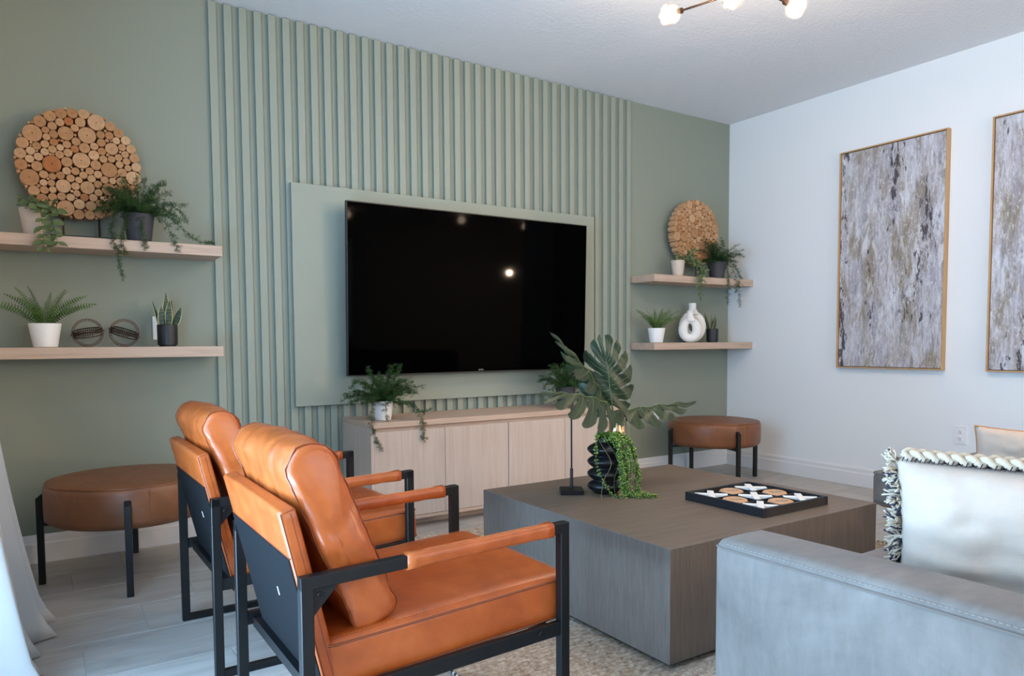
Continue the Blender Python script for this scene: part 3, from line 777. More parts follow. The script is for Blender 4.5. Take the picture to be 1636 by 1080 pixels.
# braids along the top seam, plaited from three strands each
for bi, (yo, zo, r) in enumerate(((.002, .007, .0120), (.026, -.001, .0120), (.050, -.018, .0120))):
    bm = bmesh.new()
    for s in range(3):
        pts = []
        for k in range(121):
            u = k/120; ph = 2*PI*(u*6.5+s/3)
            pts.append(TL1 @ Vector((-PWd/2*.93+PWd*.93*u, yo+.0105*math.sin(ph), PH/2+zo-.004*math.sin(PI*u)+.0055*math.sin(2*ph))))
        tube(bm, pts, r*.62, 6, mi=0)
    pts = [TL1 @ Vector((-PWd/2*.93+PWd*.93*k/60, yo-.015, PH/2+zo-.012-.004*math.sin(PI*k/60))) for k in range(61)]
    for k in range(60): tube(bm, [pts[k], pts[k]+Vector((.004, -.002, .010))], .0013, 4, mi=1)
    obj('braid', bm, ['yarn', 'yarn_dark'], p1, smooth='all')
for s in (-1, 1):
    bm = bmesh.new(); r3 = random.Random(11+s)
    for k in range(58):
        v = -1.02+2.06*k/57
        base = TL1 @ Vector((s*PWd/2*(.985-.05*(1-v*v)), r3.uniform(-.010, .012), v*PH/2))
        d0 = Vector((s*r3.uniform(.3, 1.0), r3.uniform(-.9, .8), r3.uniform(-.7, .9))).normalized()
        L = r3.uniform(.022, .040)
        for m in range(8):
            dd = (d0+Vector((r3.uniform(-.5, .5), r3.uniform(-.5, .5), r3.uniform(-.5, .5)))).normalized()
            tip = base+dd*L*r3.uniform(.7, 1.1)
            mid = base+dd*L*.5+Vector((r3.uniform(-.005, .005), r3.uniform(-.005, .005), r3.uniform(-.005, .005)))
            tube(bm, [base, mid, tip], [.0018, .0024, .0020], 4, mi=1 if (m == 0 or r3.random() < .10) else 0)
    tag(obj('fringe', bm, ['yarn', 'yarn_dark'], p1, smooth='all'), kind='stuff')
p2 = thing('throw_pillow', 'small cream pillow with tan leather back on the sofa behind the fringed one', 'pillow', (-1.66, -2.86, .452), math.radians(-58))
pm = pillow_mesh(.46, .24, .12, 7.0, .012); TL2 = Matrix.Translation((0, 0, .114)) @ Matrix.Rotation(math.radians(10), 4, 'X')
bmesh.ops.transform(pm, matrix=TL2, verts=pm.verts); obj('cover', pm, ['linen', 'tan_cloth'], p2, smooth='all')
bm = bmesh.new(); n = 30; pts = []
for k in range(n): pts.append((-1+2*k/n, -1))
for k in range(n): pts.append((1, -1+2*k/n))
for k in range(n): pts.append((1-2*k/n, 1))
for k in range(n): pts.append((-1, 1-2*k/n))
P3 = []
for u, v in pts:
    pin = 1-.055*(1-u*u)*(abs(v)**6); pin2 = 1-.055*(1-v*v)*(abs(u)**6)
    P3.append(TL2 @ Vector((u*.23*pin2, .001, v*.12*pin-.012*(1-u*u)*max(0, v))))
tube(bm, P3, .003, 6, True); obj('piping', bm, 'tan_cloth', p2, smooth=True)

# ------------------------------------------------------------------ paintings on the right wall
def painting(label, y0, y1, mat):
    t = thing('framed_painting', label, 'painting', (0, (y0+y1)/2, .8162), group='pair of abstract paintings')
    h, H = abs(y1-y0)/2, 1.477
    obj('canvas', boxm((-.030, -h+.012, .012), (-.006, h-.012, H-.012)), mat, t)
    obj('backing', boxm((-.0045, -h+.004, .004), (-.0005, h-.004, H-.004)), 'dark_rebate', t)
    for lo, hi in (((-.042, -h, 0), (-.0005, -h+.008, H)), ((-.042, h-.008, 0), (-.0005, h, H)), ((-.042, -h+.008, 0), (-.0005, h-.008, .008)), ((-.042, -h+.008, H-.008), (-.0005, h-.008, H))):
        obj('frame_bar', boxm(lo, hi, .0008, 1), 'frame_oak', t)
    return t
painting('tall abstract grey and brown painting in thin oak frame, nearer the corner', -1.698, -.9875, 'canvas_a')
painting('tall abstract pale grey and ochre painting cut off by the right picture edge', -2.655, -1.9443, 'canvas_b')

# ------------------------------------------------------------------ wall outlets
def outlet(label, loc, rz, single=False):
    t = thing('wall_outlet', label, 'outlet', loc, rz)
    obj('plate', boxm((-.036, -.006, 0), (.036, 0, .115), .002, 2), 'white_plastic', t)
    for z in (.036, .079):
        bm = bmesh.new(); lathe(bm, [(.0165, 0), (.0165, .0014), (.0155, .002)], 20); f = obj('socket', bm, 'white_plastic', t, loc=(0, -.0058, z), rot=(PI/2, 0, 0), smooth=True)
        bm = bmesh.new()
        for x in (-.0062, .0062): box(bm, (x-.0012, .001, .0018), (x+.0012, .0085, .0024))
        lathe(bm, [(.0026, .0018), (.0026, .0024)], 10, (0, -.007, 0)); obj('slots', bm, 'slot', f)
    return t
outlet('white duplex outlet on the white wall below the paintings', (0, -1.80, .363), -PI/2)
outlet('white duplex outlet on the sage wall beside the corner ottoman', (-.811, 0, .37), 0)
outlet('white outlet on the sage wall beside the left snake plant', (-4.20, 0, 1.03), 0)

# ------------------------------------------------------------------ curtain at the left wall
cu = thing('curtain', 'white linen floor-length curtain gathered at the left wall', 'curtain', (XL, -1.55, 0))
NU, NV = 170, 46; vs = []; fs = []
for j in range(NV+1):
    v = j/NV; z = 2.46*(1-v)
    for i in range(NU+1):
        u = i/NU; y = .60-u*.72
        flare = v**3
        amp = .022+.052*flare
        ph = 2*PI*u*4.6+.25
        cen = .050+.125*flare-.045*u*flare+.012*math.sin(u*9)*flare
        x = cen+amp*math.cos(ph)+.014*flare*math.sin(3.1*u*7+2)
        yy = y+.02*math.sin(ph*1.0+1)*flare+.03*flare*(1-u)
        # hem kicks outwards on the floor
        if v > .965:
            k = (v-.965)/.035; x += k*.030*max(0, math.cos(ph)); z = max(z, .003)
        vs.append((x, yy, max(.002, z+.002)))
for j in range(NV):
    for i in range(NU): a = j*(NU+1)+i; fs.append((a, a+1, a+NU+2, a+NU+1))
me = bpy.data.meshes.new('drape'); me.from_pydata(vs, [], fs); dr = obj('drape', me, 'curtain', cu, smooth='all')
sm = dr.modifiers.new('thick', 'SOLIDIFY'); sm.thickness = .0015
rod = thing('curtain_rod', 'black metal curtain rod above the sliding door', 'curtain rod', (XL, -2.45, 2.50))
bm = bmesh.new(); tube(bm, [(.075, -1.3, 0), (.075, 1.55, 0)], .012, 12); obj('rod', bm, 'black_metal', rod, smooth=True)
for y in (-1.2, 0.1, 1.5):
    bm = bmesh.new(); box(bm, (0, y-.012, -.02), (.075, y+.012, -.008)); box(bm, (0, y-.018, -.04), (.006, y+.018, .04)); obj('bracket', bm, 'black_metal', rod)

# ------------------------------------------------------------------ chandelier
ch = thing('chandelier', 'brass branch chandelier with glowing crackled glass globes at the ceiling', 'chandelier', (-2.06, -1.86, 2.74))
hub = Vector((0, 0, -.20))
bm = bmesh.new(); lathe(bm, [(.065, -.022), (.065, -.003), (.06, 0)], 32); obj('canopy', bm, 'brass_dark', ch, smooth=True)
bm = bmesh.new(); tube(bm, [(0, 0, -.02), (0, 0, -.20)], .007, 10); obj('stem', bm, 'brass_dark', ch, smooth=True)
bm = bmesh.new(); bmesh.ops.create_icosphere(bm, subdivisions=3, radius=.028, matrix=Matrix.Translation(hub)); obj('hub', bm, 'brass_dark', ch, smooth='all')
GL = [(-.264, .232, -.290), (-.154, -.017, -.290), (.130, -.104, -.290), (.20, -.33, -.26), (-.05, -.36, -.28), (-.30, -.24, -.24)]
for g in GL:
    g = Vector(g); d = (g-hub).normalized(); s0 = g-d*.030
    bm = bmesh.new(); tube(bm, [hub, s0], .005, 8); am = obj('arm', bm, 'brass_dark', ch, smooth=True)
    bm = bmesh.new(); tube(bm, [s0-d*.022, s0-d*.018, s0, s0+d*.006], [.008, .0125, .0125, .009], 12); obj('socket', bm, 'brass_dark', am, smooth=True)
    bm = bmesh.new(); bmesh.ops.create_icosphere(bm, subdivisions=3, radius=.046)
    for v in bm.verts:
        v.co *= 1+.045*noise.noise(v.co*38+g*9)
        v.co = g+d*.008+v.co
    obj('globe', bm, 'globe', am)
    bm = bmesh.new(); bmesh.ops.create_icosphere(bm, subdivisions=2, radius=.016, matrix=Matrix.Translation(g+d*.006)); obj('bulb', bm, 'bulb', am, smooth='all')
    l = bpy.data.lights.new('bulb_light', 'POINT'); l.energy = 18; l.color = WARM; l.shadow_soft_size = .020
    lo = bpy.data.objects.new('bulb_light', l); COL.objects.link(lo); lo.parent = ch; lo.location = g+d*.006
# recessed downlights behind the camera: two from television reflections, four added for warm fill
CANS = [(1.22, -6.95), (2.50, -6.95), (-.5, -5.6), (-2.6, -5.6), (-.5, -7.6), (-2.6, -7.6)]
for k, (x, y) in enumerate(CANS):
    c = thing('recessed_downlight', ['round white downlight reflected left in the television top', 'round white downlight reflected right in the television top', 'added round white downlight behind the sofa on the right', 'added round white downlight behind the camera', 'added round white downlight near the rear window, right', 'added round white downlight near the rear window, left'][k], 'downlight', (x, y, HC), group='recessed ceiling downlights')
    bm = bmesh.new(); lathe(bm, [(.055, -.006), (.085, -.006), (.088, 0)], 32, cap=False); obj('trim_ring', bm, 'trim', c, smooth=True)
    bm = bmesh.new(); lathe(bm, [(.055, -.005), (.055, -.004)], 32); obj('lens', bm, 'can_lens', c)
    l = bpy.data.lights.new('downlight_lamp', 'POINT'); l.energy = 26; l.color = WARM; l.shadow_soft_size = .06
    lo = bpy.data.objects.new('downlight_lamp', l); COL.objects.link(lo); lo.parent = c; lo.location = (0, 0, -.09)
pd = thing('pendant_lamp', 'warm glass pendant lamp seen only as a reflection in the television', 'pendant lamp', (2.25, -7.05, HC))
bm = bmesh.new(); tube(bm, [(0, 0, 0), (0, 0, -.66)], .004, 8); obj('cord', bm, 'black_metal', pd)
bm = bmesh.new(); lathe(bm, [(.02, -.66), (.05, -.68), (.09, -.74), (.10, -.80), (.09, -.86)], 24, cap=False); obj('shade', bm, 'brass_dark', pd, smooth=True)
bm = bmesh.new(); bmesh.ops.create_icosphere(bm, subdivisions=2, radius=.04, matrix=Matrix.Translation((0, 0, -.80))); obj('bulb', bm, 'bulb', pd, smooth='all')
l = bpy.data.lights.new('pendant_light', 'POINT'); l.energy = 330; l.color = WARM; l.shadow_soft_size = .05
lo = bpy.data.objects.new('pendant_light', l); COL.objects.link(lo); lo.parent = pd; lo.location = (0, 0, -.90)

# ------------------------------------------------------------------ wood slice discs
RAW = [(385,108,32),(451,108,32),(531,140,50),(613,160,31),(667,197,30),(714,243,29),(746,293,29),(777,342,29),(791,400,29),(779,467,46),(323,118,32),(266,138,33),(217,172,34),(182,238,53),(134,293,34),(125,350,34),(128,410,34),(178,480,53),(196,557,32),(240,600,32),(380,662,50),(458,690,32),(524,690,30),(577,672,32),(324,171,24),(377,167,24),(453,165,30),(363,228,43),(490,238,50),(425,200,22),(284,192,25),(555,212,23),(615,213,23),(660,243,22),(630,296,38),(298,239,24),(248,218,20),(258,255,21),(301,280,22),(264,297,24),(220,317,23),(178,338,24),(225,362,24),(176,384,24),(232,428,31),(315,419,51),(267,340,22),(303,325,23),(352,317,20),(381,288,23),(426,270,24),(425,313,23),(394,345,24),(479,309,31),(531,299,23),(568,273,24),(575,320,24),(535,348,31),(465,377,50),(545,406,31),(589,366,23),(635,363,21),(678,346,22),(690,282,22),(718,332,22),(719,374,22),(679,389,22),(739,411,20),(703,441,29),(626,428,47),(565,453,24),(508,438,23),(432,435,23),(388,397,31),(345,357,23),(386,450,24),(352,482,24),(402,493,23),(478,470,23),(527,480,23),(448,493,20),(370,541,42),(434,531,24),(500,531,40),(562,515,23),(560,566,23),(520,588,24),(473,592,23),(430,569,20),(403,601,23),(353,599,24),(450,633,31),(518,637,30),(298,590,24),(259,557,23),(305,550,20),(292,516,20),(249,516,20),(304,480,20),(257,478,24),(613,487,23),(658,487,20),(712,495,29),(620,545,40),(678,531,22),(297,628,28),(560,610,20),(778,535,27),(736,548,30),(700,592,30),(655,622,30),(735,590,16),(612,650,30),(600,600,22)]
DR = .25
cs = [[(x-458)/367*DR, -(y-398)/320*DR, r/343*DR*1.04] for x, y, r in RAW]
for it in range(120):
    for i in range(len(cs)):
        for j in range(i):
            a, b_ = cs[i], cs[j]; dx, dz = a[0]-b_[0], a[1]-b_[1]; d_ = math.hypot(dx, dz); o_ = a[2]+b_[2]-d_
            if o_ > 0 and d_ > 1e-6:
                dx, dz = dx/d_*o_*.25, dz/d_*o_*.25; a[0] += dx; a[1] += dz; b_[0] -= dx; b_[1] -= dz
    for a in cs:
        e = math.hypot(a[0], a[1])+a[2]-DR
        if e > 0: k = 1-e/math.hypot(a[0], a[1])*.5; a[0] *= k; a[1] *= k
for i in range(len(cs)):
    for j in range(len(cs)):
        if i != j:
            d_ = math.hypot(cs[i][0]-cs[j][0], cs[i][1]-cs[j][1]); o_ = cs[i][2]+cs[j][2]-d_
            if o_ > 0: cs[i][2] -= o_*.52*cs[i][2]/(cs[i][2]+cs[j][2])
r5 = random.Random(3)
for it in range(9000):
    a = r5.uniform(0, 2*PI); q = DR*math.sqrt(r5.random()); x, z = q*math.cos(a), q*math.sin(a)
    rr = min([math.hypot(x-c[0], z-c[1])-c[2] for c in cs]+[.0145, DR-q])
    if rr > .0048 and len(cs) < 210: cs.append([x, z, rr*.99])
bm = bmesh.new(); lathe(bm, [(.97, -.5), (1, -.46), (1, .46), (.985, .49), (.96, .5)], 22)
slm = bpy.data.meshes.new('wood_slice'); 
for f in bm.faces: f.material_index = 0 if abs(f.normal.z) > 0 and len(f.verts) > 4 else 1
bm.normal_update()
for f in bm.faces: f.material_index = 0 if abs(f.normal.z) > .7 else 1
bm.to_mesh(slm); bm.free(); slm.materials.append(MAT['slice']); slm.materials.append(MAT['bark'])
def disc(loc, label, rot, seed):
    t = thing('wood_slice_disc', label, 'sculpture', loc, 0, 'wood slice disc sculptures')
    q = random.Random(seed); zc = .345
    hld = bmesh.new(); lathe(hld, [(DR*.90, 0), (DR*.90, .008)], 48)
    hd = obj('backing', hld, 'dark_rebate', t, loc=(0, .012, zc), rot=(PI/2, 0, 0))
    for x, z, r in cs:
        c_, s_ = math.cos(rot), math.sin(rot); X, Z = x*c_-z*s_, x*s_+z*c_
        th = .056+q.uniform(-.006, .006)
        inst('wood_slice', slm, t, (X, -.025, zc+Z), (PI/2, q.uniform(0, 6.28), 0), (r*.985, r*.985, th))
    bm = bmesh.new(); box(bm, (-.13, -.115, 0), (.13, .035, .014), 0, .001, 1); obj('base', bm, 'black_metal', t)
    for s in (-1, 1):
        bm = bmesh.new(); tube(bm, [(s*.072, .016, .006), (s*.072, .016, zc-.08)], .0042, 8); obj('rod', bm, 'bronze', t, smooth=True)
    return t
disc((-4.524, -.060, ZU), 'round sculpture of many wood slices on the left shelf', 0, 1)
disc((-.498, -.060, ZU), 'round sculpture of many wood slices on the corner shelf', 2.1, 2)

# ------------------------------------------------------------------ pots
def pot(t, r1, r0, h, mat, thick=.006, rib=None, n=36, foot=False):
    bm = bmesh.new()
    prof = [(r0-.004, 0), (r0, .003), (r1, h-.002), (r1-.001, h), (r1-thick, h), (r1-thick-.001, h-.02), (.002, h-.021)]
    if foot: prof = [(r0-.007, 0), (r0-.007, .006), (r0, .008), (r1, h-.004), (r1-.001, h), (r1-thick, h), (r1-thick-.001, h-.02), (.002, h-.021)]
    lathe(bm, prof, n, rib=rib); p = obj('pot', bm, mat, t, smooth=True)
    bm = bmesh.new(); lathe(bm, [(r1-thick-.003, h-.0205), (r1-thick-.004, h-.014), (.01, h-.010)], 24); obj('soil', bm, 'soil', t, smooth='all'); return p
def needles(bm, p, d, r, count=5, L=.015, w=.00085):
    for k in range(count):
        v = (d*r.uniform(.2, 1.0)+Vector((r.gauss(0, .8), r.gauss(0, .8), r.gauss(0, .8)))).normalized()
        s = v.orthogonal().normalized()*w; l = L*r.uniform(.6, 1.15)
        a = bm.verts.new(p); b_ = bm.verts.new(p+v*l*.5+s); c = bm.verts.new(p+v*l); e = bm.verts.new(p+v*l*.5-s)
        bm.faces.new((a, b_, c, e))
def spray(bm, path, r, twigL=.030, step=.0095, dense=1.0, needleL=.016):
    # path: sampled world-ish points; adds the stem, twigs and needle clusters
    tube(bm, path, [max(.0006, .0013*(1-.6*i/len(path))) for i in range(len(path))], 4)
    acc = 0
    for i in range(1, len(path)):
        acc += (path[i]-path[i-1]).length
        if acc < step: continue
        acc = 0; d = (path[i]-path[i-1]).normalized(); f = i/len(path)
        for s in range(2):
            td = (d*.55+Vector((r.gauss(0, .7), r.gauss(0, .7), r.gauss(0, .5)+.05))).normalized()
            L = twigL*r.uniform(.5, 1.1)*(1-.45*f); q = path[i]
            for m in range(3):
                q2 = q+td*L/3; 
                needles(bm, q2, td, r, max(2, int(6*dense)), needleL)
                td = (td+Vector((0, 0, -.10))).normalized(); q = q2
        needles(bm, path[i], d, r, 4, needleL)
def asparagus(label, loc, potargs, seed, nb, spread, height, trails, group):
    t = thing('asparagus_fern', label, 'potted plant', loc, 0, group); r = random.Random(seed)
    pot(t, *potargs); h = potargs[2]; bm = bmesh.new()
    for k in range(nb):
        a = 2*PI*(k+r.random()*.8)/nb; e = r.uniform(.55, 1.5); L = height*r.uniform(.75, 1.25)
        d = Vector((math.cos(a)*math.cos(e), math.sin(a)*math.cos(e), math.sin(e))); p = Vector((.018*math.cos(a), .018*math.sin(a), h-.012)); path = [p]
        for i in range(14):
            d = (d+Vector((0, 0, -.085*spread))).normalized(); p = p+d*L/14
            p = Vector((p.x, min(p.y, -loc[1]-(.185 if loc[1] < -.2 else .135)), p.z))
            path.append(p)
        spray(bm, path, r)
    obj('foliage', bm, 'asparagus', t)
    for tr in trails:
        tr = [(a, b_*(.62 if -.2 < loc[1] < -.16 else 1), c) for a, b_, c in tr]; bm = bmesh.new(); path = bezier(tr, 14); spray(bm, path, r, .026, .0105, 1.0); obj('trailing_stem', bm, 'asparagus', t)
    return t
GA = 'trailing asparagus fern pots'
asparagus('feathery trailing asparagus fern in charcoal pot on the upper left shelf', (-4.300, -.178, ZU), (.066, .050, .128, 'grey_pot'), 21, 38, 1.0, .165, [
    [(-.03, -.02, .125), (-.085, -.09, .15), (-.12, -.125, .04), (-.10, -.128, -.06), (-.085, -.128, -.165)],
    [(.02, -.03, .125), (.08, -.09, .12), (.135, -.115, .02), (.150, -.118, -.04)],
    [(.03, 0, .125), (.12, -.03, .13), (.20, -.05, .05), (.26, -.07, .018), (.315, -.08, .012)],
    [(0, -.04, .125), (.0, -.105, .10), (.01, -.128, .02), (.02, -.130, -.035)],
    [(.03, .01, .125), (.10, -.02, .19), (.18, -.03, .15), (.205, -.04, .105)],
    [(-.03, -.02, .125), (-.06, -.11, .10), (-.075, -.13, 0), (-.07, -.13, -.06)]], GA)
asparagus('feathery trailing asparagus fern in charcoal pot on the corner shelf', (-.335, -.172, ZU), (.072, .052, .128, 'grey_pot'), 22, 38, 1.0, .165, [
    [(.03, -.02, .125), (.10, -.09, .13), (.155, -.14, .02), (.15, -.14, -.12), (.165, -.14, -.215)],
    [(.03, -.03, .125), (.14, -.06, .11), (.19, -.10, .03), (.215, -.11, .0)],
    [(0, -.04, .125), (.02, -.10, .11), (.035, -.135, -.02), (.02, -.14, -.185)],
    [(.02, -.02, .125), (.09, -.11, .09), (.12, -.14, -.02), (.115, -.14, -.10)],
    [(-.03, -.02, .125), (-.09, -.08, .13), (-.13, -.08, .07)],
    [(.03, .0, .125), (.10, -.02, .19), (.16, -.03, .20)]], GA)
asparagus('bushy asparagus fern in white pot on the left end of the console', (-3.150, -.300, CT), (.056, .043, .105, 'white_pot'), 23, 52, .95, .175, [
    [(-.02, -.02, .10), (-.09, -.09, .12), (-.125, -.135, .02), (-.105, -.145, -.07), (-.075, -.150, -.135)],
    [(-.02, -.01, .10), (-.10, -.03, .19), (-.17, -.05, .215), (-.20, -.06, .19)],
    [(.02, -.03, .10), (.10, -.10, .10), (.16, -.135, .02), (.17, -.148, -.06), (.175, -.150, -.115)],
    [(.03, -.02, .10), (.12, -.06, .08), (.19, -.09, .04), (.235, -.10, .05)],
    [(.02, 0, .10), (.06, -.02, .22), (.09, -.03, .295)],
    [(.02, 0, .10), (.10, -.02, .17), (.17, -.04, .185)],
    [(0, -.03, .10), (-.02, -.085, .09), (-.03, -.10, .03), (-.015, -.10, .01)]], GA)
asparagus('bushy asparagus fern in charcoal pot on the right end of the console', (-1.890, -.290, CT), (.066, .050, .135, 'grey_pot'), 24, 44, .95, .160, [
    [(-.02, -.02, .125), (-.10, -.05, .15), (-.15, -.07, .08), (-.13, -.08, .05)],
    [(-.02, -.02, .125), (-.08, -.06, .16), (-.17, -.07, .12)],
    [(.02, -.03, .125), (.08, -.12, .08), (.13, -.165, -.03), (.17, -.165, -.08)],
    [(.03, -.02, .125), (.10, -.08, .12), (.14, -.10, .06)]], GA)

# ferns: each frond a part
def frond_mesh(L, W_, arch, seed, tau=0):
    r = random.Random(seed); bm = bmesh.new(); n = 19; P = []
    e = arch[0]; p = Vector((0, 0, 0)); P = [p]
    for i in range(n):
        e -= arch[1]/n; p = p+Vector((math.cos(e), 0, math.sin(e)))*L/n; P.append(p)
    tube(bm, P, [.0013*(1-.7*i/n)+.0003 for i in range(n+1)], 4, mi=1)
    for i in range(2, n+1):
        f = i/n; w = W_*(math.sin(PI*min(1, f*.93+.07))**.6)*(1-.35*f)
        if w < .002: continue
        T = (P[i]-P[i-1]).normalized(); N = Vector((-T.z, 0, T.x))
        for s in (-1, 1):
            d = ((Vector((0, 1, 0))*math.cos(tau)+N*math.sin(tau))*s+T*.35+Vector((0, 0, .12))).normalized(); hw = L/n*.30
            a = P[i]; q = [a-T*hw*.5, a+d*w*.55-T*hw*.75, a+d*w, a+d*w*.6+T*hw*.7, a+T*hw*.6]
            bm.faces.new([bm.verts.new(v) for v in q]).material_index = 0
    me = bpy.data.meshes.new('frond'); bm.normal_update(); bm.to_mesh(me); bm.free()
    me.materials.append(MAT['fern']); me.materials.append(MAT['stemg']); return me
FM = [frond_mesh(.205, .027, (1.15, .75), 1, .9), frond_mesh(.185, .028, (1.38, .55), 2, -.5), frond_mesh(.215, .026, (.90, .85), 3, 1.1), frond_mesh(.150, .026, (1.45, .4), 4, .4)]
def fern(label, loc, seed, group='ferns in white pots'):
    t = thing('potted_fern', label, 'potted plant', loc, 0, group); pot(t, .0635, .047, .106, 'white_pot'); r = random.Random(seed)
    for k in range(19):
        a = 2*PI*k/19*1.0+r.uniform(-.15, .15)
        m = FM[k % 4]; sc = r.uniform(.85, 1.08)
        if math.sin(a) > .35: m = FM[3] if k % 2 else FM[1]; sc *= .72
        o = inst('frond', m, t, (.02*math.cos(a), .02*math.sin(a), .094), (0, 0, a), (sc,)*3)
    for a, m, s in ((.35, FM[0], 1.0), (2.75, FM[0], 1.05), (3.5, FM[2], 1.05), (-.25, FM[2], .95)):
        inst('frond', m, t, (.01*math.cos(a), .01*math.sin(a), .094), (0, 0, a), (s,)*3)
    return t
fern('green fern in white pot on the lower left shelf', (-4.685, -.150, ZL), 5)
fern('green fern in white pot on the corner shelf beside the ring vases', (-.950, -.150, ZL), 6)

# snake plants: each leaf a part
def snake_leaf(L, w, tw, seed):
    bm = bmesh.new(); n = 14; cols = [-1, -.82, 0, .82, 1]; rows = []
    for i in range(n+1):
        f = i/n; ww = w*(.55+.75*math.sin(PI*min(.5, f*.9)))*(1-f**3.2)*.85+.0004
        a = tw*f; row = []
        for c in cols:
            x, y = c*ww, .010*(abs(c)**2)*(1-f)+.012*f*f*math.sin(seed)
            row.append(bm.verts.new((x*math.cos(a)-y*math.sin(a), x*math.sin(a)+y*math.cos(a), f*L)))
        rows.append(row)
    for i in range(n):
        for k in range(4):
            bm.faces.new((rows[i][k], rows[i][k+1], rows[i+1][k+1], rows[i+1][k])).material_index = 1 if k in (0, 3) else 0
    return bm
def snake(label, loc, mirror):
    t = thing('snake_plant', label, 'potted plant', loc, 0, 'snake plants in black ribbed pots')
    pot(t, .0455, .0445, .105, 'black_pot', .004, lambda a, z: 1+(.012*math.cos(a*28) if .01 < z < .1 else 0), 112, True)
    for k, (x, y, L, w, tlx, tly, rz, tw) in enumerate(((0, .004, .175, .017, .0, .05, 0, .35), (-.020, -.010, .105, .019, -.08, -.12, .2, -.2), (.004, -.018, .135, .017, .04, -.05, -.1, .3), (.024, -.008, .110, .018, .42, -.05, -.5, .2), (-.022, .008, .140, .012, -.30, .05, .6, .5), (.020, .014, .150, .013, .30, .10, .9, -.5), (.008, .022, .120, .012, .10, .2, .3, .2))):
        if mirror: x, tlx, rz = -x*.9, -tlx*.8, -rz+.4
        o = obj('leaf', snake_leaf(L, w, tw, k*1.7), ['snake', 'snake_edge'], t, smooth='all', loc=(x, y, .088), rot=(-tly, tlx, rz))
    return t
snake('snake plant with yellow leaf edges in black ribbed pot on the left shelf', (-4.189, -.140, ZL), False)
snake('snake plant in black pot on the corner shelf beside the ring vases', (-.343, -.140, ZL), True)

# variegated trailing vines: every leaf a part
def vleaf():
    bm = bmesh.new(); n = 8; R_ = []
    for i in range(n+1):
        f = i/n; w = .30*math.sin(PI*f**.85)**.9+(.004); x = f
        R_.append([bm.verts.new((x, s*w, .10*abs(s)-.18*f*f)) for s in (-1, -.5, 0, .5, 1)])
    for i in range(n):
        for k in range(4): bm.faces.new((R_[i][k], R_[i+1][k], R_[i+1][k+1], R_[i][k+1]))
    bm.normal_update(); me = bpy.data.meshes.new('leaf'); bm.to_mesh(me); bm.free(); me.materials.append(MAT['variegated'])
    for p in me.polygons: p.use_smooth = True
    return me
VL = vleaf()
def vine_plant(label, loc, strands, seed, lsz):
    t = thing('trailing_vine', label, 'potted plant', loc, 0, 'trailing vines in beige pots'); r = random.Random(seed)
    pot(t, .052, .037, .118, 'beige_pot')
    for tr in strands:
        path = bezier(tr, 10); bm = bmesh.new(); tube(bm, path, .0012, 5); st = obj('stem', bm, 'stemg', t, smooth='all'); acc = .02
        for i in range(1, len(path)):
            acc += (path[i]-path[i-1]).length
            if acc < .027: continue
            acc = 0; d = (path[i]-path[i-1]).normalized()
            for s in (-1, 1):
                side = d.cross(Vector((r.gauss(0, .5), -1, r.gauss(0, .5)))).normalized()*s
                v = (side+d*r.uniform(.1, .7)+Vector((0, -.35, r.uniform(-.35, .1)))).normalized()
                nn = (Vector((r.gauss(0, .35), -1, .75+r.gauss(0, .3)))).normalized(); y = nn.cross(v).normalized(); nn = v.cross(y)
                L = lsz*r.uniform(.7, 1.15)
                o = bpy.data.objects.new('leaf', VL); COL.objects.link(o); o.parent = st
                M = Matrix((v, y, nn)).transposed().to_4x4(); M.translation = path[i]; M = M @ Matrix.Diagonal((L, L*1.05, L, 1)); o.matrix_basis = M
    return t
vine_plant('variegated trailing vine in beige pot at the left picture edge on the upper shelf', (-4.712, -.170, ZU), [
    [(0, 0, .11), (-.02, -.02, .15), (-.055, -.03, .152)], [(.01, -.01, .11), (.03, -.05, .14), (.06, -.09, .09), (.075, -.105, .02), (.085, -.110, -.035)],
    [(0, -.02, .11), (.025, -.07, .13), (.03, -.105, .06), (.035, -.112, -.02), (.03, -.115, -.075)], [(.02, 0, .11), (.07, -.04, .13), (.095, -.07, .10)],
    [(.0, -.02, .11), (-.01, -.06, .14), (.01, -.09, .12)]], 31, .046)
vine_plant('variegated trailing vine in beige pot on the corner shelf beside the slice disc', (-.754, -.170, ZU), [
    [(0, 0, .11), (-.03, -.02, .15), (-.07, -.03, .145)], [(.01, -.01, .11), (.05, -.05, .15), (.10, -.09, .10), (.13, -.11, .03), (.13, -.115, -.05)],
    [(.01, -.02, .11), (.05, -.06, .17), (.07, -.08, .17)], [(.02, 0, .11), (.10, -.06, .12), (.15, -.09, .08), (.20, -.10, .03)],
    [(.01, -.02, .11), (.07, -.09, .11), (.10, -.115, .0), (.10, -.118, -.10), (.11, -.118, -.175)], [(.02, -.02, .11), (.09, -.08, .08), (.14, -.10, .035)]], 32, .044)

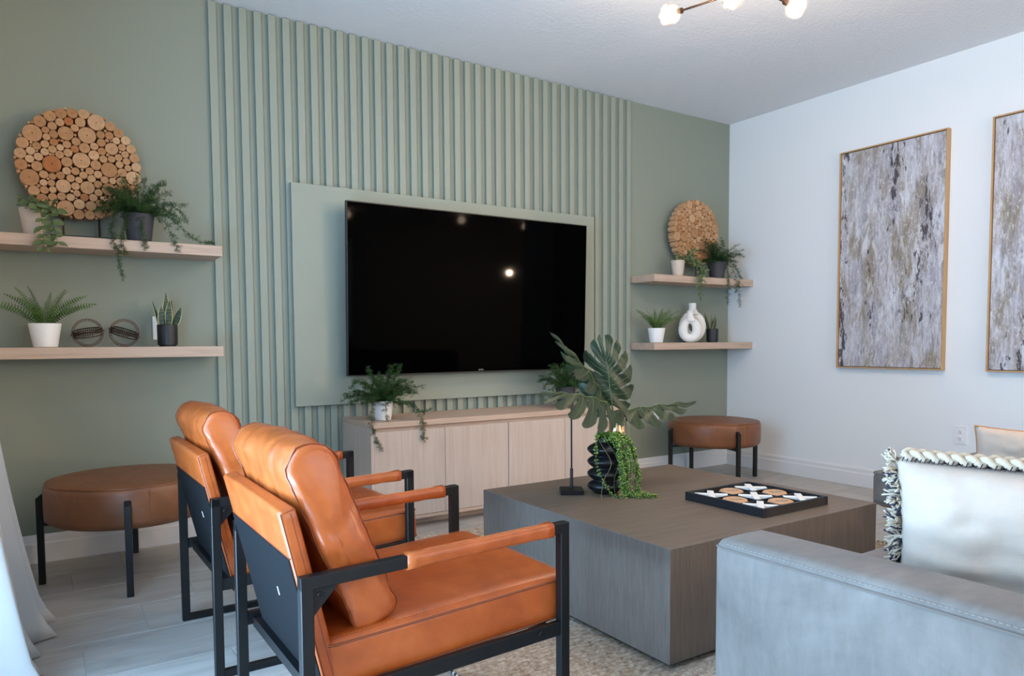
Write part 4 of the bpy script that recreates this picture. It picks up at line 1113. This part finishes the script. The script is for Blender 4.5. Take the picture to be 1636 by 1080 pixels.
# ------------------------------------------------------------------ ring orbs on the lower left shelf
def hoop_bm(R_, w=.0095, M=Matrix()):
    bm = bmesh.new(); n = 56
    for zo, hh in ((-w, .0024), (0, .0014), (w, .0024)):
        pr = [(R_, zo-hh), (R_, zo+hh), (R_-.0016, zo+hh), (R_-.0016, zo-hh)]
        rings = [[bm.verts.new(M @ Vector((q*math.cos(2*PI*k/n), q*math.sin(2*PI*k/n), z))) for q, z in pr] for k in range(n)]
        for k in range(n):
            A, B = rings[k], rings[(k+1) % n]
            for j in range(4): bm.faces.new((A[j], B[j], B[(j+1) % 4], A[(j+1) % 4]))
    for k in range(34):
        box(bm, (R_-.0018, -.0017, -w), (R_-.0002, .0017, w), M=M @ Matrix.Rotation(2*PI*k/42, 4, 'Z'))
    bmesh.ops.recalc_face_normals(bm, faces=bm.faces); return bm
def orb(label, loc, yaw, roll):
    t = thing('ring_orb', label, 'sculpture', loc, 0, 'bronze ring orbs'); c = Matrix.Translation((0, 0, .0655))
    M1 = c @ Matrix.Rotation(yaw, 4, 'Z') @ Matrix.Rotation(PI/2, 4, 'X')
    bm = bmesh.new(); n = 64
    for R0, R1, z0, z1 in ((.0605, .0645, -.005, .005), (.0530, .0560, -.004, .004)):
        rg = [[bm.verts.new(M1 @ Vector((q*math.cos(2*PI*k/n), q*math.sin(2*PI*k/n), z))) for q, z in ((R0, z0), (R1, z0), (R1, z1), (R0, z1))] for k in range(n)]
        for k in range(n):
            for j in range(4): bm.faces.new((rg[k][j], rg[(k+1) % n][j], rg[(k+1) % n][(j+1) % 4], rg[k][(j+1) % 4]))
    for k in range(34): box(bm, (.0555, -.0015, -.004), (.0610, .0015, .004), M=M1 @ Matrix.Rotation(2*PI*k/34, 4, 'Z'))
    bmesh.ops.recalc_face_normals(bm, faces=bm.faces); obj('ring', bm, 'bronze', t)
    M2 = c @ Matrix.Rotation(roll, 4, 'Y') @ Matrix.Rotation(.18, 4, 'X')
    obj('ring', hoop_bm(.0600, .0115, M=M2), 'bronze', t)
    ax = (M1.to_3x3() @ Vector((0, 0, 1))).cross(M2.to_3x3() @ Vector((0, 0, 1))).normalized()
    for s in (-1, 1):
        p = c.translation+ax*s*.0640; bm = bmesh.new(); tube(bm, [p-ax*s*.003, p+ax*s*.004], .0042, 10); obj('rivet', bm, 'bronze', t, smooth=True)
    return t
orb('bronze perforated ring orb, its middle band rising right, beside the fern', (-4.521, -.130, ZL), .05, -.17)
orb('bronze perforated ring orb, its middle band falling right, beside the snake plant', (-4.372, -.130, ZL), .02, .30)

# ------------------------------------------------------------------ white ring vases
def ring_vase(label, loc, w, h, hole, thick, rz):
    t = thing('ring_vase', label, 'vase', loc, rz, 'white ring vases')
    bm = bmesh.new(); NU_, NV_ = 72, 28; hb = h*.80; zc = hb*.5; g = []
    for i in range(NU_):
        a = 2*PI*i/NU_; ca, sa = math.cos(a), math.sin(a)
        # outer ellipse and inner (hole) ellipse, hole set a little above the middle
        ox, oz = w/2*ca, hb/2*sa*(1.0); ix, iz = hole[0]*ca, hole[1]*sa+hole[2]
        mx, mz = (ox+ix)/2, (oz+iz)/2; hx_, hz_ = (ox-ix)/2, (oz-iz)/2; row = []
        for k in range(NV_):
            b_ = 2*PI*k/NV_; cb, sb = math.cos(b_), math.sin(b_)
            row.append(bm.verts.new((mx+hx_*cb, thick/2*sb*(1-.12*sa), zc+mz+hz_*cb)))
        g.append(row)
    for i in range(NU_):
        for k in range(NV_): bm.faces.new((g[i][k], g[(i+1) % NU_][k], g[(i+1) % NU_][(k+1) % NV_], g[i][(k+1) % NV_]))
    nr = w*.135; prof = [(nr*2.0, hb-.030), (nr*1.5, hb-.008), (nr*1.1, hb+.010), (nr*.98, hb+.02), (nr*1.0, h-.004), (nr*.97, h), (nr*.8, h), (nr*.75, h-.02)]
    lathe(bm, prof, 32); bmesh.ops.recalc_face_normals(bm, faces=bm.faces)
    for v in bm.verts: v.co.z = max(v.co.z, .0)
    o = obj('body', bm, 'white_vase', t, smooth='all')
    rm = o.modifiers.new('fuse', 'REMESH'); rm.mode = 'VOXEL'; rm.voxel_size = .0028; rm.use_smooth_shade = True
    s2 = o.modifiers.new('soft', 'SMOOTH'); s2.iterations = 10; s2.factor = .5
    bm = bmesh.new(); lathe(bm, [(nr*.78, h-.004), (nr*.76, h-.0035)], 24); obj('mouth', bm, 'slot', t)
    return t
RZV = -.60
ring_vase('larger white ring vase with short neck, behind the smaller one on the shelf', (-.522, -.100, ZL), .205, .302, (.030, .050, .012), .075, RZV)
ring_vase('smaller white ring vase with oval hole, in front on the corner shelf', (-.640, -.185, ZL), .172, .236, (.018, .038, .008), .062, RZV)

# ------------------------------------------------------------------ things on the coffee table
bv = thing('ribbed_vase', 'black stacked-disc ceramic vase on the coffee table', 'vase', (-2.783, -1.718, TZ))
prof = [(.040, 0), (.050, .004)]
for k in range(4):
    z0 = .006+k*.050
    prof += [(.050, z0), (.066, z0+.012), (.0735, z0+.022), (.0745, z0+.026), (.0735, z0+.030), (.066, z0+.038), (.050, z0+.047), (.0475, z0+.049)]
prof += [(.041, .208), (.036, .214), (.0385, .226), (.0395, .232), (.0345, .232), (.031, .222), (.03, .16)]
bm = bmesh.new(); lathe(bm, prof, 56, cap=False); bm.faces.new([v for v in bm.verts][:56][::-1]); bm.faces.new([v for v in bm.verts][-56:]); obj('body', bm, 'black_vase', bv, smooth='all')
# bright trailing plant growing out of it
pp = thing('string_of_buttons', 'bright green trailing button-leaf plant spilling from the black vase', 'plant', (-2.783, -1.718, TZ+.20))
r = random.Random(77)
def bead_strand(path, sz=.0062, step=.0075, par=pp, nm='strand'):
    bm = bmesh.new(); tube(bm, path, .0009, 4, mi=1); acc = 0
    for i in range(1, len(path)):
        acc += (path[i]-path[i-1]).length
        if acc < step: continue
        acc = 0; d = (path[i]-path[i-1]).normalized(); s = d.cross(Vector((r.gauss(0, 1), r.gauss(0, 1), r.gauss(0, 1)))).normalized()
        for k in (-1, 1):
            c = path[i]+s*k*sz*.9; n = (d.cross(s)+d*.4*k+Vector((r.gauss(0, .3), r.gauss(0, .3), .3))).normalized(); a = n.orthogonal().normalized(); b_ = n.cross(a)
            R_ = sz*r.uniform(.7, 1.1); top = bm.verts.new(c+n*R_*.35); rg = [bm.verts.new(c+(a*math.cos(2*PI*m/6)+b_*math.sin(2*PI*m/6))*R_) for m in range(6)]
            for m in range(6): bm.faces.new((rg[m], rg[(m+1) % 6], top)).material_index = 0
            bm.faces.new(rg[::-1]).material_index = 0
    return obj(nm, bm, ['pearls', 'stemg'], par, smooth='all')
RT = Vector((.8355, -.5495, 0)); TW = Vector((-.5495, -.8355, 0))   # right and towards the viewer, on the table plane
def tp(a, b_, z): return RT*a+TW*b_+Vector((0, 0, z))
zt_ = -.200+.0065
for k in range(26):   # main fall to the right
    a = r.uniform(0, 1); ln = r.uniform(.3, 1.0); fr = r.uniform(0, 1)
    x1, y1_ = .028+.078*a, .030+.045*fr
    pts = [tp(r.uniform(-.02, .015), r.uniform(-.015, .015), .022), tp(.012+.050*a, .012+.03*fr, .040+r.uniform(-.008, .010)), tp(x1, y1_, .022-.02*a), tp(x1+.014, y1_+.012, -.05-.02*a), tp(x1+.018+.01*a, y1_+.014, -.09-.04*ln)]
    if ln > .5: pts += [tp(x1+.026, y1_+.02, zt_+.014), tp(x1+.045+r.uniform(0, .05), y1_+.03+r.uniform(-.02, .04), zt_)]
    bead_strand(bezier(pts, 9), .0058, .0085)
for k in range(14):    # mound over the mouth
    an = r.uniform(0, 6.28); q = r.uniform(.02, .045)
    bead_strand(bezier([tp(0, 0, .02), tp(q*.5*math.cos(an), q*.5*math.sin(an), .040+r.uniform(0, .010)), tp(q*1.15*math.cos(an), q*1.15*math.sin(an), .036), tp(q*1.4*math.cos(an)+.004, q*1.4*math.sin(an), .020)], 8), .0068)
bead_strand(bezier([tp(-.01, .0, .03), tp(-.035, .035, .045), tp(-.046, .066, .0), tp(-.042, .079, -.08), tp(-.010, .088, -.15), tp(.02, .09, zt_), tp(.05, .105, zt_), tp(.075, .11, zt_)], 12))
bead_strand(bezier([tp(.0, .01, .03), tp(.02, .04, .045), tp(.05, .085, -.06), tp(.075, .10, -.15), tp(.095, .105, zt_+.004), tp(.14, .11, zt_), tp(.19, .105, zt_)], 12))
for k in range(7):
    s = r.uniform(-1, 1); bm = bmesh.new()
    tube(bm, bezier([tp(.01*s, .01, .03), tp(.05*s+.02, .06, .02), tp(.06+.05*s, .085+.02*r.random(), -.06), tp(.05+.07*s, .095+.02*r.random(), -.13), tp(.07+.10*s, .11, zt_), tp(.10+.12*s, .13+.03*r.random(), zt_-.004)], 10), .0007, 4)
    obj('root', bm, 'root' if k % 2 else 'stemg', pp, smooth='all')
# slim metal stand
sd = thing('display_stand', 'slim black metal rod stand on a square base on the coffee table', 'stand', (-2.900, -1.643, TZ), -YAW)
obj('base', boxm((-.047, -.047, 0), (.047, .047, .018), .001, 1), 'black_metal', sd)
bm = bmesh.new(); lathe(bm, [(.0065, .018), (.0065, .10), (.005, .102)], 16); obj('sleeve', bm, 'black_metal', sd, smooth=True)
bm = bmesh.new(); lathe(bm, [(.0036, .10), (.0036, .35), (.003, .352)], 12); obj('rod', bm, 'black_metal', sd, smooth=True)
# champagne metal vase with monstera leaves
gv = thing('metal_vase', 'tall champagne metal cylinder vase behind the black vase', 'vase', (-2.650, -1.640, TZ))
bm = bmesh.new(); lathe(bm, [(.034, 0), (.036, .002), (.036, .298), (.0355, .300), (.0345, .300), (.034, .298), (.034, .02), (.002, .018)], 48); obj('body', bm, 'gold', gv, smooth=True)
def monstera_bm(L, Wd, curl, fold, lobes=6):
    bm = bmesh.new(); NVv, NSs = 96, 14; G = {}; bv_ = bmesh.new()
    def ray(v):
        th = math.radians(-38+104*v**.9); m = Vector((0, L*(.02+.86*v), 0))
        ell = Wd*(math.sin(PI*(.16+.80*v))**.75)*(1.02-.25*v)+.012*L
        return m, th, ell
    def bend(p, s):
        f = p.y/L
        return Vector((p.x, p.y, -curl*L*f*abs(f)-fold*abs(p.x)-.9*(p.x**2)/max(Wd, .01)*.55+.004*math.sin(p.x*90+p.y*60)))
    for side in (-1, 1):
        for i in range(NVv+1):
            v = i/NVv; m, th, ell = ray(v); t_ = (v*lobes+.25*side) % 1.0
            ell *= 1-.24*(1-t_)**2.2-.10*t_**4
            for k in range(NSs+1):
                s = k/NSs; p = m+Vector((side*math.cos(th), math.sin(th), 0))*(s*ell)
                p.y += .26*L*s*s*(v-.12)
                G[(side, i, k)] = bm.verts.new(bend(p, side)) if (k or side == -1) else G[(-1, i, 0)]
        for i in range(NVv):
            v = (i+.5)/NVv; t_ = (v*lobes+.25*side) % 1.0; lob = int(v*lobes+.25*side)
            for k in range(NSs):
                s = (k+.5)/NSs; cut = .46+.10*((lob*7) % 3-1)
                dist = min(t_, 1-t_)
                if .06 < v < .93 and s > cut and dist < .035+.12*(s-cut): continue
                if .15 < v < .8 and .20 < s < .36 and lob % 2 == 0 and dist < .055: continue
                q = [G[(side, i, k)], G[(side, i, k+1)], G[(side, i+1, k+1)], G[(side, i+1, k)]]
                try: bm.faces.new(q if side > 0 else q[::-1])
                except ValueError: pass
        for j in range(lobes):
            v = (j+.5-.25*side)/lobes
            if 0 < v < .97:
                m, th, ell = ray(v); pts = []
                for k in range(9):
                    s = .92*k/8; p = m+Vector((side*math.cos(th), math.sin(th), 0))*(s*ell); p.y += .26*L*s*s*(v-.12); b_ = bend(p, side); b_.z += .0008; pts.append(b_)
                tube(bv_, pts, [.0011-.0008*k/8 for k in range(9)], 4)
    pts = []
    for k in range(17):
        p = Vector((0, L*(.0+.88*k/16), 0)); b_ = bend(p, 0); b_.z += .001; pts.append(b_)
    tube(bv_, pts, [.0020-.0014*k/16 for k in range(17)], 5)
    for v in [v for v in bm.verts if not v.link_faces]: bm.verts.remove(v)
    return bm, bv_
ml = thing('monstera_leaves', 'four dark green split monstera leaves standing in the metal vase', 'plant', (-2.650, -1.640, TZ+.02))
def mleaf(base, tip, normal, Wd, curl, fold, seed, L=None):
    base, tip, n = Vector(base), Vector(tip), Vector(normal); o0 = Vector(ml.location)
    y = (tip-base); Ln = L or y.length; y = y.normalized(); x = y.cross(n).normalized(); n = x.cross(y)
    M = Matrix((x, y, n)).transposed().to_4x4(); M.translation = base-o0
    a, b_ = monstera_bm(Ln, Wd, curl, fold); lf = obj('leaf', a, 'monstera', ml, smooth='all'); lf.matrix_basis = M
    obj('veins', b_, 'vein', lf, smooth='all')
    bm = bmesh.new(); z0 = Vector((0, 0, .03)); e = base-o0; tube(bm, bezier([z0, Vector((e.x*.25, e.y*.25, .24)), Vector((e.x*.6, e.y*.6, max(.29, e.z*.85))), e], 6), .0032, 8); obj('stalk', bm, 'stemg', ml, smooth='all')
V = CAM
mleaf((-2.745, -1.715, .742), (-2.797, -1.735, .985), (-.50, -.83, .22), .130, .08, .08, 1)
mleaf((-2.765, -1.720, .748), (-3.085, -1.860, .872), (-.30, -.55, .78), .130, .22, .28, 2)
mleaf((-2.765, -1.690, .790), (-2.985, -1.720, 1.036), (.80, -.42, .42), .085, .10, .25, 3)
mleaf((-2.705, -1.680, .712), (-2.315, -1.725, .745), (-.05, -.10, .99), .085, .02, .50, 4)

# tic-tac-toe tray with loose pieces
TRX0, TRX1, TRY0, TRY1 = -2.616, -2.240, -2.368, -2.000
tr = thing('game_tray', 'square black wooden noughts and crosses tray on the coffee table', 'tray', ((TRX0+TRX1)/2, (TRY0+TRY1)/2, TZ))
hx, hy = (TRX1-TRX0)/2, (TRY1-TRY0)/2; TH = .032
obj('tray_floor', boxm((-hx+.002, -hy+.002, 0), (hx-.002, hy-.002, .008)), 'tray', tr)
for lo, hi in (((-hx, -hy, 0), (-hx+.012, hy, TH)), ((hx-.012, -hy, 0), (hx, hy, TH)), ((-hx+.012, -hy, 0), (hx-.012, -hy+.012, TH)), ((-hx+.012, hy-.012, 0), (hx-.012, hy, TH))):
    obj('rim', boxm(lo, hi, .001, 1), 'tray', tr)
CW = (2*hx-.024)/3; CH_ = (2*hy-.024)/3
for k in (1, 2):
    x = -hx+.012+k*CW; obj('divider', boxm((x-.003, -hy+.012, .008), (x+.003, hy-.012, .026)), 'tray', tr)
    y = -hy+.012+k*CH_
    for c in range(3):
        x0 = -hx+.012+c*CW+(.003 if c else 0); x1 = -hx+.012+(c+1)*CW-(.003 if c < 2 else 0); obj('divider', boxm((x0, y-.003, .008), (x1, y+.003, .026)), 'tray', tr)
def cross(loc, rz, label):
    t = thing('cross_piece', label, 'game piece', loc, rz, 'white cross pieces')
    obj('bar', boxm((-.062, -.0125, 0), (.062, .0125, .013), .001, 1), 'white_piece', t)
    bm = boxm((-.0125, -.062, .0), (.0125, -.0128, .013), .001, 1); obj('bar', bm, 'white_piece', t)
    bm = boxm((-.0125, .0128, .0), (.0125, .062, .013), .001, 1); obj('bar', bm, 'white_piece', t)
    return t
def nought(loc, label):
    t = thing('nought_piece', label, 'game piece', loc, 0, 'tan ring pieces'); bm = bmesh.new()
    prof = [(.026, .002), (.0235, .006), (.0235, .015), (.027, .020), (.036, .021), (.044, .018), (.0475, .012), (.0475, .006), (.044, .001)]
    lathe(bm, prof, 40, cap=False); n = 40; vv = list(bm.verts)
    for k in range(n): bm.faces.new((vv[k], vv[(len(prof)-1)*n+k], vv[(len(prof)-1)*n+(k+1) % n], vv[(k+1) % n]))
    bmesh.ops.recalc_face_normals(bm, faces=bm.faces); obj('ring', bm, 'tan_piece', t, smooth=True); return t
nmx = {(0, 0): 'left corner', (2, 0): 'back corner', (1, 1): 'centre', (2, 2): 'right corner', (0, 2): 'nearest corner'}
nmo = {(1, 0): 'back left side', (0, 1): 'near left side', (2, 1): 'back right side', (1, 2): 'near right side'}
for i in range(3):
    for j in range(3):
        x = TRX0+.012+(i+.5)*CW; y = TRY1-.012-(j+.5)*CH_; z = TZ+.0085
        if (i, j) in nmx: cross((x, y, z+.006), PI/4+.05*(i-j), 'white cross piece in the %s cell of the game tray' % nmx[(i, j)])
        else: nought((x, y, z), 'tan wooden ring piece in the %s cell of the game tray' % nmo[(i, j)])
